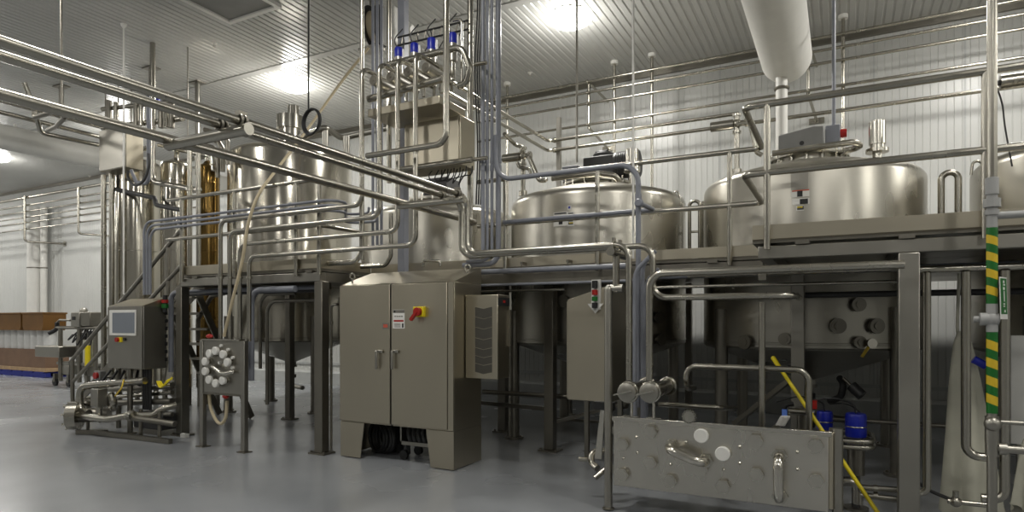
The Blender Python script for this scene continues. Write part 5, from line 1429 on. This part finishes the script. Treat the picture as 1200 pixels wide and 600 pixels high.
for u0, u1, l in ((-16, 29, 'brown bin cut by the left picture edge, on top of the white rolls'), (31, 55, 'brown bin right of its twin, on top of the white rolls')):
    xa_, xb_ = px(u0), px(u1); zb_, ztt = zt_+.001, pz(45, 366)
    o = E('brown_bin', ((xa_+xb_)/2, Yp, zb_), l, 'bin', 'brown bins')
    MB().prism([(xa_+.06, Yp-.1, zb_), (xb_-.06, Yp-.1, zb_), (xb_, Yp-.1, zb_+.12), (xb_, Yp-.1, ztt), (xa_, Yp-.1, ztt), (xa_, Yp-.1, zb_+.12)], (0, .6, 0)).build('body', BINB, o)
    MB().box(xa_-.02, xb_+.02, Yp-.13, Yp+.53, ztt-.05, ztt).build('rim', BINB, o, bevel=.01)
cy_ = 8.6
def qx(u, dy=0): return xat(u, cy_+dy)
def qz(v, u=85): return zat(u, v, cy_)
t = E('wheeled_machine', (qx(80), cy_, 0), 'wheeled steel machine cart with a control box at the far left behind the stair', 'cart')
for u in (71, 93, 112):
    for dy in (0, .6): MB().cyl((qx(u), cy_+dy, .12), (qx(u), cy_+dy, qz(384)), .05).build('leg', DULL, t)
for dy in (0, .6): MB().cyl((qx(66), cy_+dy, qz(384)), (qx(118), cy_+dy, qz(384)), .04).build('top_rail', DULL, t)
MB().box(qx(66), qx(113), cy_, cy_+.6, qz(428), qz(425)).build('shelf', GREYST, t)
MB().box(qx(51), qx(79), cy_-.2, cy_+.4, qz(419), qz(406)).build('tray', GREYST, t, bevel=.02)
MB().box(qx(88), qx(98), cy_-.1, cy_+.35, qz(383), qz(366)).build('control_box', GREYST, t, bevel=.015)
k = MB().box(qx(98), qx(109.5), cy_-.08, cy_+.3, qz(382), qz(366)).build('control_box', DULL, t, bevel=.015)
MB().box(qx(90), qx(93.5), cy_-.11, cy_-.1, qz(375), qz(371)).build('display', BLACK, k)
MB().sphere((qx(93), cy_+.1, qz(364.5)), .09).build('beacon', GREYST, t)
MB().tube([(qx(67), cy_, qz(378)), (qx(70), cy_, qz(375)), (qx(82), cy_, qz(375.5))], .025).build('arm', DULL, t)
MB().tube(spline([(qx(67), cy_, qz(378)), (qx(66), cy_, qz(386)), (qx(62.5), cy_-.1, qz(391))]), .05, 0, raw=True).build('hose', BLACK, t)
for i, (u, v0, v1) in enumerate(((81, 393, 425), (84, 390, 425), (89, 392, 430), (96, 388, 428), (100, 392, 428))):
    MB().cyl((qx(u), cy_+.2, qz(v1)), (qx(u), cy_+.2, qz(v0)), .06 if i % 2 else .04).build('riser', DARK if i % 2 else DULL, t)
for i in range(6):
    MB().tube(spline([(qx(80+i*4), cy_+.1, qz(392)), (qx(83+i*5), cy_-.05, qz(398+i % 3*3)), (qx(90+i*3), cy_+.1, qz(385))]), .018, 0, 6, raw=True).build('cable', BLACK, t)
MB().cyl((qx(108), cy_-.1, qz(428)), (qx(108), cy_-.1, qz(404)), .06).build('yellow_guard', YELLOW, t)
MB().cyl((qx(104), cy_-.0, qz(424)), (qx(104), cy_-.0, qz(398)), .12).build('cylinder', CLOTH, t)
MB().box(qx(72), qx(80), cy_, cy_+.4, qz(440), qz(428)).build('drive_unit', GREYST, t, bevel=.02); MB().box(qx(97), qx(112), cy_+.1, cy_+.5, qz(440), qz(428)).build('lower_tank', DULL, t, bevel=.03)
for u in (66.5, 82.5, 104):
    MB().cyl((qx(u), cy_-.06, .09), (qx(u), cy_-.0, .09), .09, n=20).build('wheel', BLACK, t)
    MB().box(qx(u)-.04, qx(u)+.04, cy_-.07, cy_+.02, .1, .3).build('fork', DULL, t)
EXPO = 0.12
# ================================================================ CAMERA / WORLD / VIEW
cam = bpy.data.cameras.new('camera'); co = bpy.data.objects.new('camera', cam); COL.objects.link(co)
cam.sensor_width = 36; cam.lens = 36*F/1200; cam.shift_y = (HY-300)/1200
co.location = (0, 0, EYE); co.rotation_euler = (PI/2, 0, TH)
cam.clip_start = .05; cam.clip_end = 100
SC.camera = co
w = bpy.data.worlds.new('world'); SC.world = w; w.use_nodes = True
w.node_tree.nodes['Background'].inputs[0].default_value = (.5, .5, .5, 1); w.node_tree.nodes['Background'].inputs[1].default_value = .3
vs = SC.view_settings; vs.view_transform = 'Standard'; vs.look = 'None'; vs.gamma = 1; vs.use_curve_mapping = False
vs.exposure = EXPO
